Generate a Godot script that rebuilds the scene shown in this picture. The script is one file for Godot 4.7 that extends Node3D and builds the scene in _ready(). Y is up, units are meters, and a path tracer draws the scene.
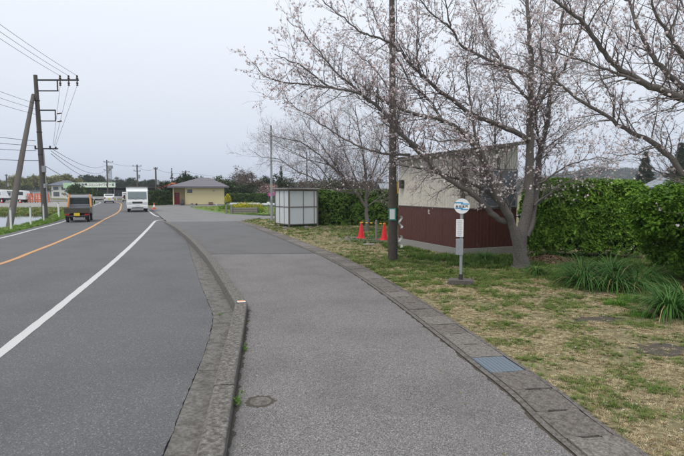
extends Node3D
# A Japanese country road with a bus stop, cherry trees in first bloom, a small hut and a hedge, under an overcast sky.
# x is right, y is up, the camera looks along -z; V(x, y, d) takes the distance d ahead of the camera.

var rng := RandomNumberGenerator.new()
var M := {}
var taken := {}

class MB:                                   # collects triangles for one mesh
	var v := PackedVector3Array()
	var n := PackedVector3Array()
	var c := PackedColorArray()
	var ix := PackedInt32Array()
	var tint := Color(1, 1, 1)
	var tinted := false

	func tri(a: Vector3, b: Vector3, d: Vector3, out: Vector3) -> void:
		var k := v.size()
		var cr := (b - a).cross(d - a)
		var nn := cr.normalized()
		if cr.dot(out) > 0.0:
			ix.append_array([k, k + 2, k + 1])
		else:
			ix.append_array([k, k + 1, k + 2])
			nn = -nn
		v.append_array([a, b, d])
		n.append_array([nn, nn, nn])
		if tinted:
			c.append_array([tint, tint, tint])

	func quad(a: Vector3, b: Vector3, d: Vector3, e: Vector3, out: Vector3) -> void:
		tri(a, b, d, out)
		tri(a, d, e, out)

	func box(centre: Vector3, size: Vector3, xf := Transform3D(), bevel := 0.0) -> void:
		# a box whose long edges are chamfered by bevel
		var h := size * 0.5
		var b := minf(bevel, minf(h.x, minf(h.y, h.z)) * 0.9)
		for axis in 3:
			for s in [-1.0, 1.0]:
				var o := Vector3.ZERO
				o[axis] = s
				var u := (axis + 1) % 3
				var w := (axis + 2) % 3
				var p := []
				for q in [[-1, -1], [1, -1], [1, 1], [-1, 1]]:
					var x := Vector3.ZERO
					x[axis] = s * h[axis]
					x[u] = q[0] * (h[u] - b)
					x[w] = q[1] * (h[w] - b)
					p.append(xf * (centre + x))
				quad(p[0], p[1], p[2], p[3], xf.basis * o)
		if b > 0.0:
			for axis in 3:
				var u := (axis + 1) % 3
				var w := (axis + 2) % 3
				for su in [-1.0, 1.0]:
					for sw in [-1.0, 1.0]:
						var p := []
						for q in [[0, -1], [0, 1], [1, 1], [1, -1]]:
							var x := Vector3.ZERO
							x[axis] = q[1] * (h[axis] - b)
							x[u] = su * (h[u] - (b if q[0] == 1 else 0.0))
							x[w] = sw * (h[w] - (0.0 if q[0] == 1 else b))
							p.append(xf * (centre + x))
						var o := Vector3.ZERO
						o[u] = su
						o[w] = sw
						quad(p[0], p[1], p[2], p[3], xf.basis * o)
			for sx in [-1.0, 1.0]:
				for sy in [-1.0, 1.0]:
					for sz in [-1.0, 1.0]:
						var s := Vector3(sx, sy, sz)
						var p := []
						for axis in 3:
							var x := Vector3.ZERO
							for k in 3:
								x[k] = s[k] * (h[k] - (0.0 if k == axis else b))
							p.append(xf * (centre + x))
						tri(p[0], p[1], p[2], xf.basis * s)

	func span(a: Vector3, b: Vector3, bevel := 0.0) -> void:      # a box between two opposite corners
		box((a + b) * 0.5, (b - a).abs(), Transform3D(), bevel)

	func tube(pts: PackedVector3Array, radii: PackedFloat32Array, sides := 8, caps := true) -> void:
		var k0 := v.size()
		var up := Vector3.UP
		var m := pts.size()
		var first := (pts[1] - pts[0]).normalized()
		if absf(first.y) > 0.9:
			up = Vector3.RIGHT
		var ax := first.cross(up).normalized()
		for i in m:
			var t := (pts[mini(i + 1, m - 1)] - pts[maxi(i - 1, 0)]).normalized()
			ax = (ax - t * ax.dot(t)).normalized()
			var ay := t.cross(ax)
			for s in sides:
				var a := TAU * s / sides
				var o := ax * cos(a) + ay * sin(a)
				v.append(pts[i] + o * radii[i])
				n.append(o)
				if tinted:
					c.append(tint)
		for i in m - 1:
			for s in sides:
				var p := k0 + i * sides + s
				var q := k0 + i * sides + (s + 1) % sides
				ix.append_array([p, p + sides, q, q, p + sides, q + sides])
		if caps:
			for e in [0, m - 1]:
				var o := (pts[0] - pts[1]) if e == 0 else (pts[m - 1] - pts[m - 2])
				for s in range(1, sides - 1):
					tri(v[k0 + e * sides], v[k0 + e * sides + s], v[k0 + e * sides + s + 1], o)

	func rod(a: Vector3, b: Vector3, r: float, sides := 8, r2 := -1.0) -> void:
		tube(PackedVector3Array([a, b]), PackedFloat32Array([r, r if r2 < 0.0 else r2]), sides)

	func prism(poly: PackedVector2Array, xf: Transform3D, depth: float) -> void:   # polygon in local xy, pushed from z=0 to z=-depth
		var t := Geometry2D.triangulate_polygon(poly)
		for i in range(0, t.size(), 3):
			for z in [0.0, -depth]:
				tri(xf * Vector3(poly[t[i]].x, poly[t[i]].y, z), xf * Vector3(poly[t[i + 1]].x, poly[t[i + 1]].y, z), xf * Vector3(poly[t[i + 2]].x, poly[t[i + 2]].y, z), xf.basis * Vector3(0, 0, 1.0 if z == 0.0 else -1.0))
		var ccw := 1.0 if not Geometry2D.is_polygon_clockwise(poly) else -1.0
		for i in poly.size():
			var a := poly[i]
			var b := poly[(i + 1) % poly.size()]
			var o := Vector3(b.y - a.y, a.x - b.x, 0) * ccw
			quad(xf * Vector3(a.x, a.y, 0), xf * Vector3(b.x, b.y, 0), xf * Vector3(b.x, b.y, -depth), xf * Vector3(a.x, a.y, -depth), xf.basis * o)

	func lathe(profile: Array, segs: int, at: Vector3) -> void:   # profile of Vector2(radius, height)
		for i in profile.size() - 1:
			var p: Vector2 = profile[i]
			var q: Vector2 = profile[i + 1]
			for s in segs:
				var a := TAU * s / segs
				var b := TAU * (s + 1) / segs
				var A := Vector3(cos(a), 0, sin(a))
				var B := Vector3(cos(b), 0, sin(b))
				var side := Vector2(q.y - p.y, p.x - q.x)
				var o := (A + B) * 0.5 * side.x + Vector3.UP * side.y
				if p.x > 0.0001:
					tri(at + A * p.x + Vector3.UP * p.y, at + B * p.x + Vector3.UP * p.y, at + B * q.x + Vector3.UP * q.y, o)
				if q.x > 0.0001:
					tri(at + A * p.x + Vector3.UP * p.y, at + B * q.x + Vector3.UP * q.y, at + A * q.x + Vector3.UP * q.y, o)

	func mesh(material: Material) -> ArrayMesh:
		var a := []
		a.resize(Mesh.ARRAY_MAX)
		a[Mesh.ARRAY_VERTEX] = v
		a[Mesh.ARRAY_NORMAL] = n
		a[Mesh.ARRAY_INDEX] = ix
		if tinted:
			a[Mesh.ARRAY_COLOR] = c
		var m := ArrayMesh.new()
		m.add_surface_from_arrays(Mesh.PRIMITIVE_TRIANGLES, a)
		m.surface_set_material(0, material)
		return m

# ---------------------------------------------------------------- naming and placing
func V(x: float, y: float, d: float) -> Vector3:
	return Vector3(x, y, -d)

func numbered(called: String) -> String:
	var k: int = taken.get(called, 0)
	taken[called] = k + 1
	return called if k == 0 else "%s_%03d" % [called, k]

func tag(o: Node, label: String, category: String, group := "") -> void:
	o.set_meta("label", label)
	o.set_meta("category", category)
	if group:
		o.set_meta("group", group)

func thing(called: String, label: String, category: String, at := Vector3.ZERO, turn := 0.0, group := "") -> Node3D:
	var o := Node3D.new()
	o.name = numbered(called)
	add_child(o)
	o.position = at
	o.rotation.y = turn
	tag(o, label, category, group)
	return o

func copy_of(o: Node3D, label: String, at: Vector3, turn := 0.0) -> Node3D:
	var c: Node3D = o.duplicate()
	c.name = numbered(String(o.name).rstrip("0123456789").trim_suffix("_"))
	add_child(c)
	c.position = at
	c.rotation.y = turn
	c.set_meta("label", label)
	return c

func part(parent: Node, called: String, mb: MB, m: Material) -> MeshInstance3D:
	return piece(parent, called, mb.mesh(m))

func piece(parent: Node, called: String, mesh: Mesh, xf := Transform3D()) -> MeshInstance3D:
	var o := MeshInstance3D.new()
	o.name = called
	o.mesh = mesh
	o.transform = xf
	parent.add_child(o, true)
	return o

func single(called: String, mb: MB, m: Material, label: String, category: String, at := Vector3.ZERO, turn := 0.0, group := "") -> MeshInstance3D:
	var o := MeshInstance3D.new()
	o.name = numbered(called)
	o.mesh = mb.mesh(m)
	add_child(o)
	o.position = at
	o.rotation.y = turn
	tag(o, label, category, group)
	return o

func struct(called: String, mb: MB, m: Material) -> MeshInstance3D:
	var o := MeshInstance3D.new()
	o.name = numbered(called)
	o.mesh = mb.mesh(m)
	add_child(o)
	o.set_meta("kind", "structure")
	return o

func group_node(called: String) -> Node3D:             # a piece of the setting that is made of pieces
	var o := Node3D.new()
	o.name = numbered(called)
	add_child(o)
	o.set_meta("kind", "structure")
	return o

func scatter(parent: Node, called: String, mesh: Mesh, xfs: Array, cols: PackedColorArray) -> MultiMeshInstance3D:
	var mm := MultiMesh.new()
	mm.transform_format = MultiMesh.TRANSFORM_3D
	mm.use_colors = true
	mm.mesh = mesh
	mm.instance_count = xfs.size()
	for i in xfs.size():
		mm.set_instance_transform(i, xfs[i])
		mm.set_instance_color(i, cols[i])
	var o := MultiMeshInstance3D.new()
	o.multimesh = mm
	if parent == self:
		o.name = numbered(called)
	else:
		o.name = called
	parent.add_child(o, true)
	o.set_meta("kind", "stuff")
	return o

# ---------------------------------------------------------------- curves on the ground, as Vector2(x, d)
func spline(flat: Array, step: float) -> PackedVector2Array:
	var p: Array[Vector2] = []
	for i in range(0, flat.size(), 2):
		p.append(Vector2(flat[i], flat[i + 1]))
	var fine := PackedVector2Array()
	for i in p.size() - 1:
		var a: Vector2 = p[maxi(i - 1, 0)]
		var b: Vector2 = p[i]
		var c: Vector2 = p[i + 1]
		var e: Vector2 = p[mini(i + 2, p.size() - 1)]
		for k in 12:
			fine.append(b.cubic_interpolate(c, a, e, k / 12.0))
	fine.append(p[p.size() - 1])
	var out := PackedVector2Array([fine[0]])
	var left := step
	for i in fine.size() - 1:
		var a := fine[i]
		var l := a.distance_to(fine[i + 1])
		var at := 0.0
		while l - at >= left:
			at += left
			out.append(a.lerp(fine[i + 1], at / l))
			left = step
		left -= l - at
	out.append(fine[fine.size() - 1])
	return out

func resample(p: PackedVector2Array, n: int) -> PackedVector2Array:
	var total := 0.0
	for i in p.size() - 1:
		total += p[i].distance_to(p[i + 1])
	var out := PackedVector2Array()
	var i := 0
	var walked := 0.0
	for k in n:
		var want := total * k / (n - 1)
		while i < p.size() - 2 and walked + p[i].distance_to(p[i + 1]) < want:
			walked += p[i].distance_to(p[i + 1])
			i += 1
		out.append(p[i].lerp(p[i + 1], clampf((want - walked) / maxf(p[i].distance_to(p[i + 1]), 0.0001), 0, 1)))
	return out

func offset(p: PackedVector2Array, by: float) -> PackedVector2Array:    # to the right of the walking direction
	var out := PackedVector2Array()
	for i in p.size():
		var t := (p[mini(i + 1, p.size() - 1)] - p[maxi(i - 1, 0)]).normalized()
		out.append(p[i] + Vector2(t.y, -t.x) * by)
	return out

func ribbon(mb: MB, l: PackedVector2Array, r: PackedVector2Array, yl: float, yr := INF) -> void:
	var y2 := yl if yr == INF else yr
	for i in l.size() - 1:
		mb.quad(V(l[i].x, yl, l[i].y), V(l[i + 1].x, yl, l[i + 1].y), V(r[i + 1].x, y2, r[i + 1].y), V(r[i].x, y2, r[i].y), Vector3.UP)

func sheet(mb: MB, flat: Array, y: float) -> void:
	var p := PackedVector2Array()
	for i in range(0, flat.size(), 2):
		p.append(Vector2(flat[i], flat[i + 1]))
	var t := Geometry2D.triangulate_polygon(p)
	for i in range(0, t.size(), 3):
		mb.tri(V(p[t[i]].x, y, p[t[i]].y), V(p[t[i + 1]].x, y, p[t[i + 1]].y), V(p[t[i + 2]].x, y, p[t[i + 2]].y), Vector3.UP)

# ---------------------------------------------------------------- materials
func lin(r: float, g: float, b: float) -> Color:
	return Color(r, g, b).linear_to_srgb()

func grey_noise(size: int, freq: float, sd: int, kind := 0, oct := 3) -> PackedByteArray:
	var f := FastNoiseLite.new()
	f.seed = sd
	f.frequency = freq
	if kind == 0:
		f.noise_type = FastNoiseLite.TYPE_SIMPLEX_SMOOTH
		f.fractal_octaves = oct
	else:
		f.noise_type = FastNoiseLite.TYPE_CELLULAR
		f.cellular_return_type = FastNoiseLite.RETURN_CELL_VALUE if kind == 1 else FastNoiseLite.RETURN_DISTANCE
		f.fractal_type = FastNoiseLite.FRACTAL_NONE
	var im := f.get_seamless_image(size, size)
	im.convert(Image.FORMAT_L8)
	return im.get_data()

func mixed(a: PackedByteArray, b: PackedByteArray, share: float) -> PackedByteArray:
	var out := PackedByteArray()
	out.resize(a.size())
	var k := int(share * 256)
	for i in a.size():
		out[i] = (a[i] * (256 - k) + b[i] * k) >> 8
	return out

func painted(data: PackedByteArray, size: int, stops: Array) -> ImageTexture:     # stops: [value 0..1, r, g, b (linear)], ...
	var lut := []
	for i in 256:
		var x := i / 255.0
		var k := 0
		while k < stops.size() - 2 and x > stops[k + 1][0]:
			k += 1
		var a: Array = stops[k]
		var b: Array = stops[k + 1]
		var t := clampf((x - a[0]) / maxf(b[0] - a[0], 0.001), 0, 1)
		var c := lin(lerpf(a[1], b[1], t), lerpf(a[2], b[2], t), lerpf(a[3], b[3], t))
		lut.append(PackedByteArray([c.r8, c.g8, c.b8]))
	var out := PackedByteArray()
	out.resize(data.size() * 3)
	for i in data.size():
		var c: PackedByteArray = lut[data[i]]
		out[i * 3] = c[0]
		out[i * 3 + 1] = c[1]
		out[i * 3 + 2] = c[2]
	return ImageTexture.create_from_image(Image.create_from_data(size, size, false, Image.FORMAT_RGB8, out))

func grey_tex(data: PackedByteArray, size: int) -> ImageTexture:
	return ImageTexture.create_from_image(Image.create_from_data(size, size, false, Image.FORMAT_L8, data))

func plain(name_: String, c: Color, rough := 0.8, metal := 0.0) -> StandardMaterial3D:
	var m := StandardMaterial3D.new()
	m.resource_name = name_
	m.albedo_color = c
	m.roughness = rough
	m.metallic = metal
	M[name_] = m
	return m

func surfaced(name_: String, tex: Texture2D, metres: float, rough := 0.9, bump: Texture2D = null, depth_cm := 0.2, world := true, blotch: Texture2D = null, blotch_metres := 10.0) -> StandardMaterial3D:
	var m := plain(name_, Color.WHITE, rough)
	m.albedo_texture = tex
	m.uv1_triplanar = true
	m.uv1_world_triplanar = world
	m.uv1_scale = Vector3.ONE / metres
	if bump:
		m.heightmap_enabled = true
		m.heightmap_texture = bump
		m.heightmap_scale = depth_cm
	if blotch:
		m.detail_enabled = true
		m.detail_albedo = blotch
		m.detail_blend_mode = BaseMaterial3D.BLEND_MODE_MUL
		m.detail_uv_layer = BaseMaterial3D.DETAIL_UV_2
		m.uv2_triplanar = true
		m.uv2_world_triplanar = world
		m.uv2_scale = Vector3.ONE / blotch_metres
	return m

func leafy(name_: String, rough := 0.55, through := 0.35) -> StandardMaterial3D:
	var m := plain(name_, Color.WHITE, rough)
	m.vertex_color_use_as_albedo = true
	m.metallic_specular = 0.35
	m.cull_mode = BaseMaterial3D.CULL_DISABLED
	m.backlight_enabled = true
	m.backlight = Color(through, through, through).linear_to_srgb()
	return m

func make_materials() -> void:
	var cells := grey_noise(1024, 0.27, 3, 1)
	var fine := grey_noise(1024, 0.09, 5, 0, 4)
	var grit := mixed(cells, fine, 0.35)
	var cells2 := grey_noise(1024, 0.25, 11, 1)
	var grit2 := mixed(cells2, fine, 0.25)
	var soft := grey_noise(512, 0.012, 21, 0, 5)
	var soft2 := grey_noise(512, 0.03, 22, 0, 5)
	var soft_fine := grey_noise(512, 0.12, 23, 0, 3)
	var streak := grey_noise(512, 0.02, 29, 0, 3)
	var blotch := painted(soft, 512, [[0.0, 0.78, 0.78, 0.78], [0.4, 0.92, 0.92, 0.92], [0.6, 0.98, 0.98, 0.98], [1.0, 1.0, 1.0, 1.0]])
	var blotch_brown := painted(soft2, 512, [[0.0, 0.42, 0.40, 0.37], [0.4, 0.78, 0.76, 0.74], [0.6, 0.98, 0.97, 0.96], [1.0, 1.0, 1.0, 1.0]])
	var bump := grey_tex(grit, 1024)
	var bump2 := grey_tex(grit2, 1024)
	var bump_soft := grey_tex(mixed(soft2, soft_fine, 0.5), 512)
	surfaced("road_asphalt", painted(grit, 1024, [[0.0, 0.0585, 0.0601, 0.0647], [0.3, 0.0819, 0.085, 0.092], [0.62, 0.1053, 0.1084, 0.1162], [0.76, 0.1326, 0.1349, 0.142], [0.86, 0.234, 0.234, 0.2418], [1.0, 0.3276, 0.3276, 0.3354]]), 2.3, 0.86, bump, 0.35, true, blotch, 17.0)
	surfaced("walk_asphalt", painted(grit2, 1024, [[0.0, 0.0558, 0.053, 0.053], [0.25, 0.093, 0.0893, 0.0902], [0.42, 0.1535, 0.1488, 0.1497], [0.7, 0.1906, 0.1841, 0.186], [0.84, 0.2883, 0.279, 0.279], [1.0, 0.3906, 0.3813, 0.3813]]), 1.9, 0.9, bump2, 0.45, true, blotch, 9.0)
	surfaced("patch_asphalt", painted(grit, 1024, [[0.0, 0.0595, 0.0595, 0.0629], [0.5, 0.1062, 0.1071, 0.1122], [0.75, 0.136, 0.136, 0.1403], [1.0, 0.255, 0.255, 0.255]]), 1.7, 0.85, bump, 0.25, true, blotch, 12.0)
	surfaced("drive_asphalt", painted(grit2, 1024, [[0.0, 0.09, 0.09, 0.092], [0.5, 0.16, 0.16, 0.165], [1.0, 0.3, 0.3, 0.3]]), 2.1, 0.9, null, 0.2, true, blotch, 13.0)
	var con := mixed(soft2, mixed(soft_fine, soft_fine, 0.0), 0.45)
	surfaced("gutter_concrete", painted(con, 512, [[0.0, 0.055, 0.053, 0.05], [0.35, 0.11, 0.108, 0.102], [0.55, 0.165, 0.162, 0.155], [1.0, 0.27, 0.265, 0.25]]), 0.8, 0.92, bump_soft, 0.25, true, blotch_brown, 3.1)
	surfaced("curb_concrete", painted(con, 512, [[0.0, 0.05, 0.047, 0.043], [0.38, 0.105, 0.1, 0.094], [0.5, 0.16, 0.155, 0.147], [0.64, 0.2, 0.195, 0.185], [0.78, 0.34, 0.33, 0.315], [1.0, 0.45, 0.44, 0.42]]), 0.75, 0.95, bump_soft, 0.6, true, blotch_brown, 1.3)
	surfaced("lid_concrete", painted(con, 512, [[0.0, 0.05, 0.046, 0.043], [0.38, 0.115, 0.107, 0.1], [0.55, 0.165, 0.155, 0.146], [1.0, 0.34, 0.32, 0.3]]), 0.42, 0.95, bump_soft, 0.5, true, blotch_brown, 1.3)
	surfaced("lid_concrete_pale", painted(con, 512, [[0.0, 0.06, 0.056, 0.053], [0.38, 0.15, 0.142, 0.133], [0.55, 0.21, 0.2, 0.19], [1.0, 0.4, 0.38, 0.36]]), 0.47, 0.95, bump_soft, 0.5, true, blotch_brown, 1.1)
	surfaced("wall_concrete", painted(con, 512, [[0.0, 0.14, 0.135, 0.125], [0.5, 0.27, 0.262, 0.25], [1.0, 0.4, 0.39, 0.37]]), 0.7, 0.9, bump_soft, 0.3, false)
	surfaced("dirt", painted(con, 512, [[0.0, 0.03, 0.026, 0.022], [0.5, 0.075, 0.065, 0.053], [1.0, 0.17, 0.15, 0.12]]), 0.37, 1.0, bump_soft, 0.9)
	surfaced("straw_ground", painted(mixed(soft_fine, soft2, 0.4), 512, [[0.0, 0.07, 0.062, 0.035], [0.36, 0.17, 0.15, 0.085], [0.5, 0.27, 0.235, 0.14], [0.64, 0.19, 0.19, 0.085], [1.0, 0.38, 0.33, 0.21]]), 0.6, 1.0, bump_soft, 1.0, true, blotch_brown, 2.9)
	surfaced("field_ground", painted(mixed(soft, soft_fine, 0.4), 512, [[0.0, 0.07, 0.09, 0.03], [0.4, 0.11, 0.14, 0.045], [0.55, 0.2, 0.18, 0.09], [1.0, 0.26, 0.22, 0.13]]), 9.0, 1.0, null, 0.2, true, blotch_brown, 41.0)
	surfaced("lawn_ground", painted(mixed(soft2, soft_fine, 0.5), 512, [[0.0, 0.06, 0.12, 0.02], [0.5, 0.1, 0.19, 0.035], [1.0, 0.22, 0.24, 0.08]]), 1.5, 1.0, bump_soft, 1.0)
	surfaced("gravel_ground", painted(grit2, 1024, [[0.0, 0.1, 0.098, 0.095], [0.5, 0.24, 0.235, 0.23], [1.0, 0.42, 0.41, 0.4]]), 2.7, 1.0, null)
	surfaced("white_paint", painted(mixed(soft_fine, fine.slice(0, 512 * 512), 0.5), 512, [[0.0, 0.16, 0.16, 0.165], [0.3, 0.36, 0.36, 0.365], [0.42, 0.5, 0.505, 0.51], [1.0, 0.62, 0.625, 0.63]]), 0.55, 0.7, bump, 0.15)
	surfaced("orange_paint", painted(mixed(soft_fine, soft2, 0.4), 512, [[0.0, 0.25, 0.14, 0.075], [0.35, 0.48, 0.25, 0.1], [1.0, 0.58, 0.31, 0.13]]), 0.6, 0.7)
	surfaced("bark", painted(mixed(soft_fine, streak, 0.45), 512, [[0.0, 0.045, 0.04, 0.038], [0.42, 0.125, 0.112, 0.105], [0.58, 0.2, 0.185, 0.175], [1.0, 0.34, 0.32, 0.305]]), 0.45, 0.95, bump_soft, 1.4, false)
	plain("twig", lin(0.17, 0.147, 0.143), 0.9)
	surfaced("pole_wood", painted(mixed(soft_fine, streak, 0.6), 512, [[0.0, 0.032, 0.0264, 0.0224], [0.5, 0.08, 0.0664, 0.0568], [1.0, 0.152, 0.132, 0.116]]), 0.3, 0.9, bump_soft, 0.5, false)
	M.pole_wood.uv1_scale = Vector3(4.0, 0.5, 4.0)
	surfaced("pole_concrete", painted(con, 512, [[0.0, 0.06, 0.054, 0.0492], [0.5, 0.102, 0.093, 0.087], [1.0, 0.15, 0.141, 0.132]]), 0.8, 0.9, null, 0.2, false)
	surfaced("grey_timber", painted(mixed(soft_fine, streak, 0.6), 512, [[0.0, 0.1, 0.09, 0.085], [0.5, 0.22, 0.2, 0.185], [1.0, 0.36, 0.33, 0.31]]), 0.5, 0.9, null, 0.2, false)
	surfaced("cream_metal", painted(mixed(soft2, streak, 0.5), 512, [[0.0, 0.36, 0.34, 0.295], [0.4, 0.57, 0.55, 0.49], [1.0, 0.68, 0.66, 0.6]]), 1.6, 0.6, null, 0.2, false)
	surfaced("maroon_metal", painted(mixed(soft2, streak, 0.5), 512, [[0.0, 0.06, 0.02, 0.014], [0.5, 0.085, 0.025, 0.018], [1.0, 0.12, 0.042, 0.033]]), 1.9, 0.55, null, 0.2, false)
	surfaced("rusty_roof", painted(mixed(soft2, soft_fine, 0.4), 512, [[0.0, 0.05, 0.045, 0.04], [0.5, 0.11, 0.1, 0.095], [1.0, 0.24, 0.2, 0.17]]), 1.0, 0.7, null, 0.2, false)
	surfaced("galvanised", painted(mixed(soft2, soft_fine, 0.3), 512, [[0.0, 0.2, 0.22, 0.24], [0.5, 0.33, 0.355, 0.38], [1.0, 0.45, 0.475, 0.5]]), 0.5, 0.5, null, 0.2, false)
	M.galvanised.metallic = 0.35
	surfaced("grate_steel", painted(mixed(soft2, soft_fine, 0.4), 512, [[0.0, 0.1, 0.125, 0.15], [0.5, 0.17, 0.215, 0.26], [1.0, 0.27, 0.32, 0.37]]), 0.3, 0.5, null, 0.2, false)
	M.grate_steel.metallic = 0.3
	plain("dark_metal", lin(0.045, 0.045, 0.048), 0.6, 0.2)
	plain("bronze_frame", lin(0.16, 0.145, 0.13), 0.5, 0.3)
	plain("wire", lin(0.03, 0.03, 0.033), 0.7)
	plain("insulator", lin(0.07, 0.035, 0.028), 0.35)
	plain("white_plastic", lin(0.75, 0.76, 0.77), 0.45)
	plain("sign_white", lin(0.78, 0.8, 0.82), 0.4)
	plain("sign_blue", lin(0.02, 0.27, 0.56), 0.4)
	plain("print_black", lin(0.03, 0.03, 0.035), 0.6)
	plain("print_grey", lin(0.3, 0.31, 0.33), 0.7)
	plain("print_navy", lin(0.04, 0.035, 0.1), 0.6)
	plain("teal_paint", lin(0.03, 0.33, 0.27), 0.5)
	plain("cone_red", lin(0.62, 0.012, 0.02), 0.45)
	plain("bar_yellow", lin(0.72, 0.42, 0.03), 0.5)
	plain("rubber", lin(0.022, 0.022, 0.024), 0.85)
	plain("rim_steel", lin(0.42, 0.43, 0.44), 0.4, 0.5)
	plain("truck_white", lin(0.7, 0.72, 0.73), 0.32)
	plain("truck_olive", lin(0.075, 0.068, 0.05), 0.4)
	plain("truck_silver", lin(0.3, 0.33, 0.37), 0.3, 0.3)
	plain("strap_orange", lin(0.62, 0.27, 0.09), 0.7)
	plain("car_glass", lin(0.035, 0.05, 0.055), 0.06)
	plain("sky_tinted_windscreen", lin(0.16, 0.2, 0.215), 0.06)  # pale blue-grey base colour stands in for sky reflected in the glass
	plain("lamp_red", lin(0.4, 0.015, 0.015), 0.25)
	plain("lamp_clear", lin(0.62, 0.65, 0.66), 0.15)
	plain("plate_yellow", lin(0.78, 0.55, 0.02), 0.5)
	plain("plate_white", lin(0.72, 0.74, 0.72), 0.5)
	plain("barrier_orange", lin(0.62, 0.13, 0.03), 0.55)
	plain("panel_green", lin(0.05, 0.26, 0.13), 0.6)
	plain("sign_green", lin(0.42, 0.63, 0.42), 0.6)
	plain("reflector_orange", lin(0.75, 0.27, 0.04), 0.35)
	surfaced("house_cream", painted(mixed(soft2, soft_fine, 0.4), 512, [[0.0, 0.56, 0.48, 0.27], [0.5, 0.64, 0.56, 0.33], [1.0, 0.69, 0.61, 0.38]]), 2.0, 0.85, null, 0.2, false)
	plain("house_white", lin(0.66, 0.66, 0.64), 0.85)
	surfaced("roof_slate", painted(mixed(soft2, soft_fine, 0.4), 512, [[0.0, 0.1, 0.097, 0.115], [0.5, 0.165, 0.157, 0.185], [1.0, 0.23, 0.22, 0.25]]), 1.4, 0.7, null, 0.2, false)
	plain("roof_blue", lin(0.12, 0.14, 0.19), 0.7)
	plain("roof_orange", lin(0.5, 0.12, 0.05), 0.8)
	plain("door_red", lin(0.36, 0.022, 0.033), 0.5)
	plain("window_glass", lin(0.1, 0.13, 0.16), 0.08)
	plain("dark_opening", lin(0.03, 0.03, 0.03), 0.95)
	var pc := plain("polycarbonate", lin(0.83, 0.87, 0.89), 0.35)
	pc.backlight_enabled = true
	pc.backlight = lin(0.75, 0.78, 0.8)
	var wa := plain("paddy_water", lin(0.09, 0.085, 0.07), 0.04)
	wa.metallic_specular = 0.6
	leafy("leaf")
	leafy("grass_blade", 0.7, 0.3)
	leafy("petal", 0.8, 0.5)
	leafy("far_leaf", 0.9, 0.2)

func _ready() -> void:
	# ---- camera
	var cam := Camera3D.new()
	cam.name = "camera"
	cam.position = Vector3(0, 2.0, 0)
	cam.rotation.x = -atan(37.0 / 513.0)
	cam.fov = 2.0 * rad_to_deg(atan(228.0 / 513.0))
	cam.near = 0.05
	cam.far = 4000.0
	cam.current = true
	add_child(cam)
	# ---- overcast sky
	var sm := ProceduralSkyMaterial.new()
	sm.sky_top_color = lin(0.7, 0.735, 0.79)
	sm.sky_horizon_color = lin(0.43, 0.48, 0.565)
	sm.sky_curve = 0.16
	sm.ground_bottom_color = lin(0.12, 0.12, 0.1)
	sm.ground_horizon_color = lin(0.36, 0.4, 0.46)
	sm.ground_curve = 0.1
	var sky := Sky.new()
	sky.sky_material = sm
	var env := Environment.new()
	env.background_mode = Environment.BG_SKY
	env.sky = sky
	env.tonemap_mode = Environment.TONE_MAPPER_LINEAR
	env.tonemap_exposure = 1.42
	env.sdfgi_enabled = true
	env.ssao_enabled = true
	env.ssil_enabled = true
	env.fog_enabled = true
	env.fog_density = 0.0004
	env.fog_light_color = Color(0.86, 0.89, 0.95)
	var we := WorldEnvironment.new()
	we.environment = env
	add_child(we)
	# ---- veiled sun, high behind the clouds
	var sun := DirectionalLight3D.new()
	sun.name = "sun"
	sun.light_energy = 0.5
	sun.light_angular_distance = 30.0
	sun.light_color = Color(1.0, 0.975, 0.94)
	sun.rotation = Vector3(deg_to_rad(-62), deg_to_rad(-35), 0)
	sun.shadow_enabled = true
	add_child(sun)
	# ---- materials, setting, then objects, then details
	rng.seed = 7
	make_materials()
	plain("fascia_pale", lin(0.74, 0.82, 0.74), 0.6)
	plain("pinwheel_pink", lin(0.7, 0.12, 0.42), 0.6)
	plain("door_brown", lin(0.16, 0.06, 0.035), 0.7)
	plain("roof_pale", lin(0.24, 0.27, 0.31), 0.7)
	build_ground()
	build_curb()
	build_drain()
	M.clump_small = leaf_cluster(16, 0.24, 0.2)
	build_hut()
	build_house()
	build_shop()
	build_plants()
	rng.seed = 50
	build_bus_stop()
	build_wooden_pole()
	build_shelter()
	build_cones()
	steel_pole("tall grey steel pole standing left of the milky shelter", V(-4.55, 0, 33.2), 6.15, 0.085, M.galvanised)
	steel_pole("thin dark pole rising behind the shelter roof", V(-3.0, 0, 44.0), 5.3, 0.07, M.pole_concrete)
	build_roadside_pole()
	build_delineators()
	build_garden()
	build_traffic()
	build_valve_cover()
	rng.seed = 60
	build_grass()

# ---------------------------------------------------------------- the setting
const LEFT_EDGE := [-8.9, -12, -10.4, -2, -11.6, 6, -13.3, 14.5, -15.05, 21.8, -16.35, 26, -18.75, 33.5, -22.9, 43.7, -29, 57, -36.5, 75, -44, 92, -58, 115, -80, 140, -120, 165]
const CENTRE := [-4.6, -12, -6.2, -2, -7.65, 6, -9.39, 14, -10.1, 16.5, -11.3, 20.5, -13.66, 27.7, -16.7, 36, -20.9, 47.8, -26.9, 62.4, -37.2, 85.8, -51, 110, -74, 136, -116, 160]
const RIGHT_LINE := [0.3, -12, -2.2, -2, -3.2, 2.1, -4.22, 6.2, -5.33, 10.35, -6.52, 14.6, -8.17, 20.2, -10.45, 27.7, -12.1, 33.0, -12.5, 34.6, -12.3, 36.2]
const ROAD_RIGHT := [-1.1, -6, -1.12, 0, -1.25, 2.5, -1.36, 3.75, -1.48, 4.57, -1.73, 6.34, -2.04, 7.98, -2.48, 9.32, -3.09, 11.07, -4.49, 15.25, -6.38, 20.9, -9.0, 27.73, -11.83, 34.2, -14.2, 40, -17, 47, -21, 57, -26, 68, -33, 84, -46, 108, -70, 133, -112, 156]
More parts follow.
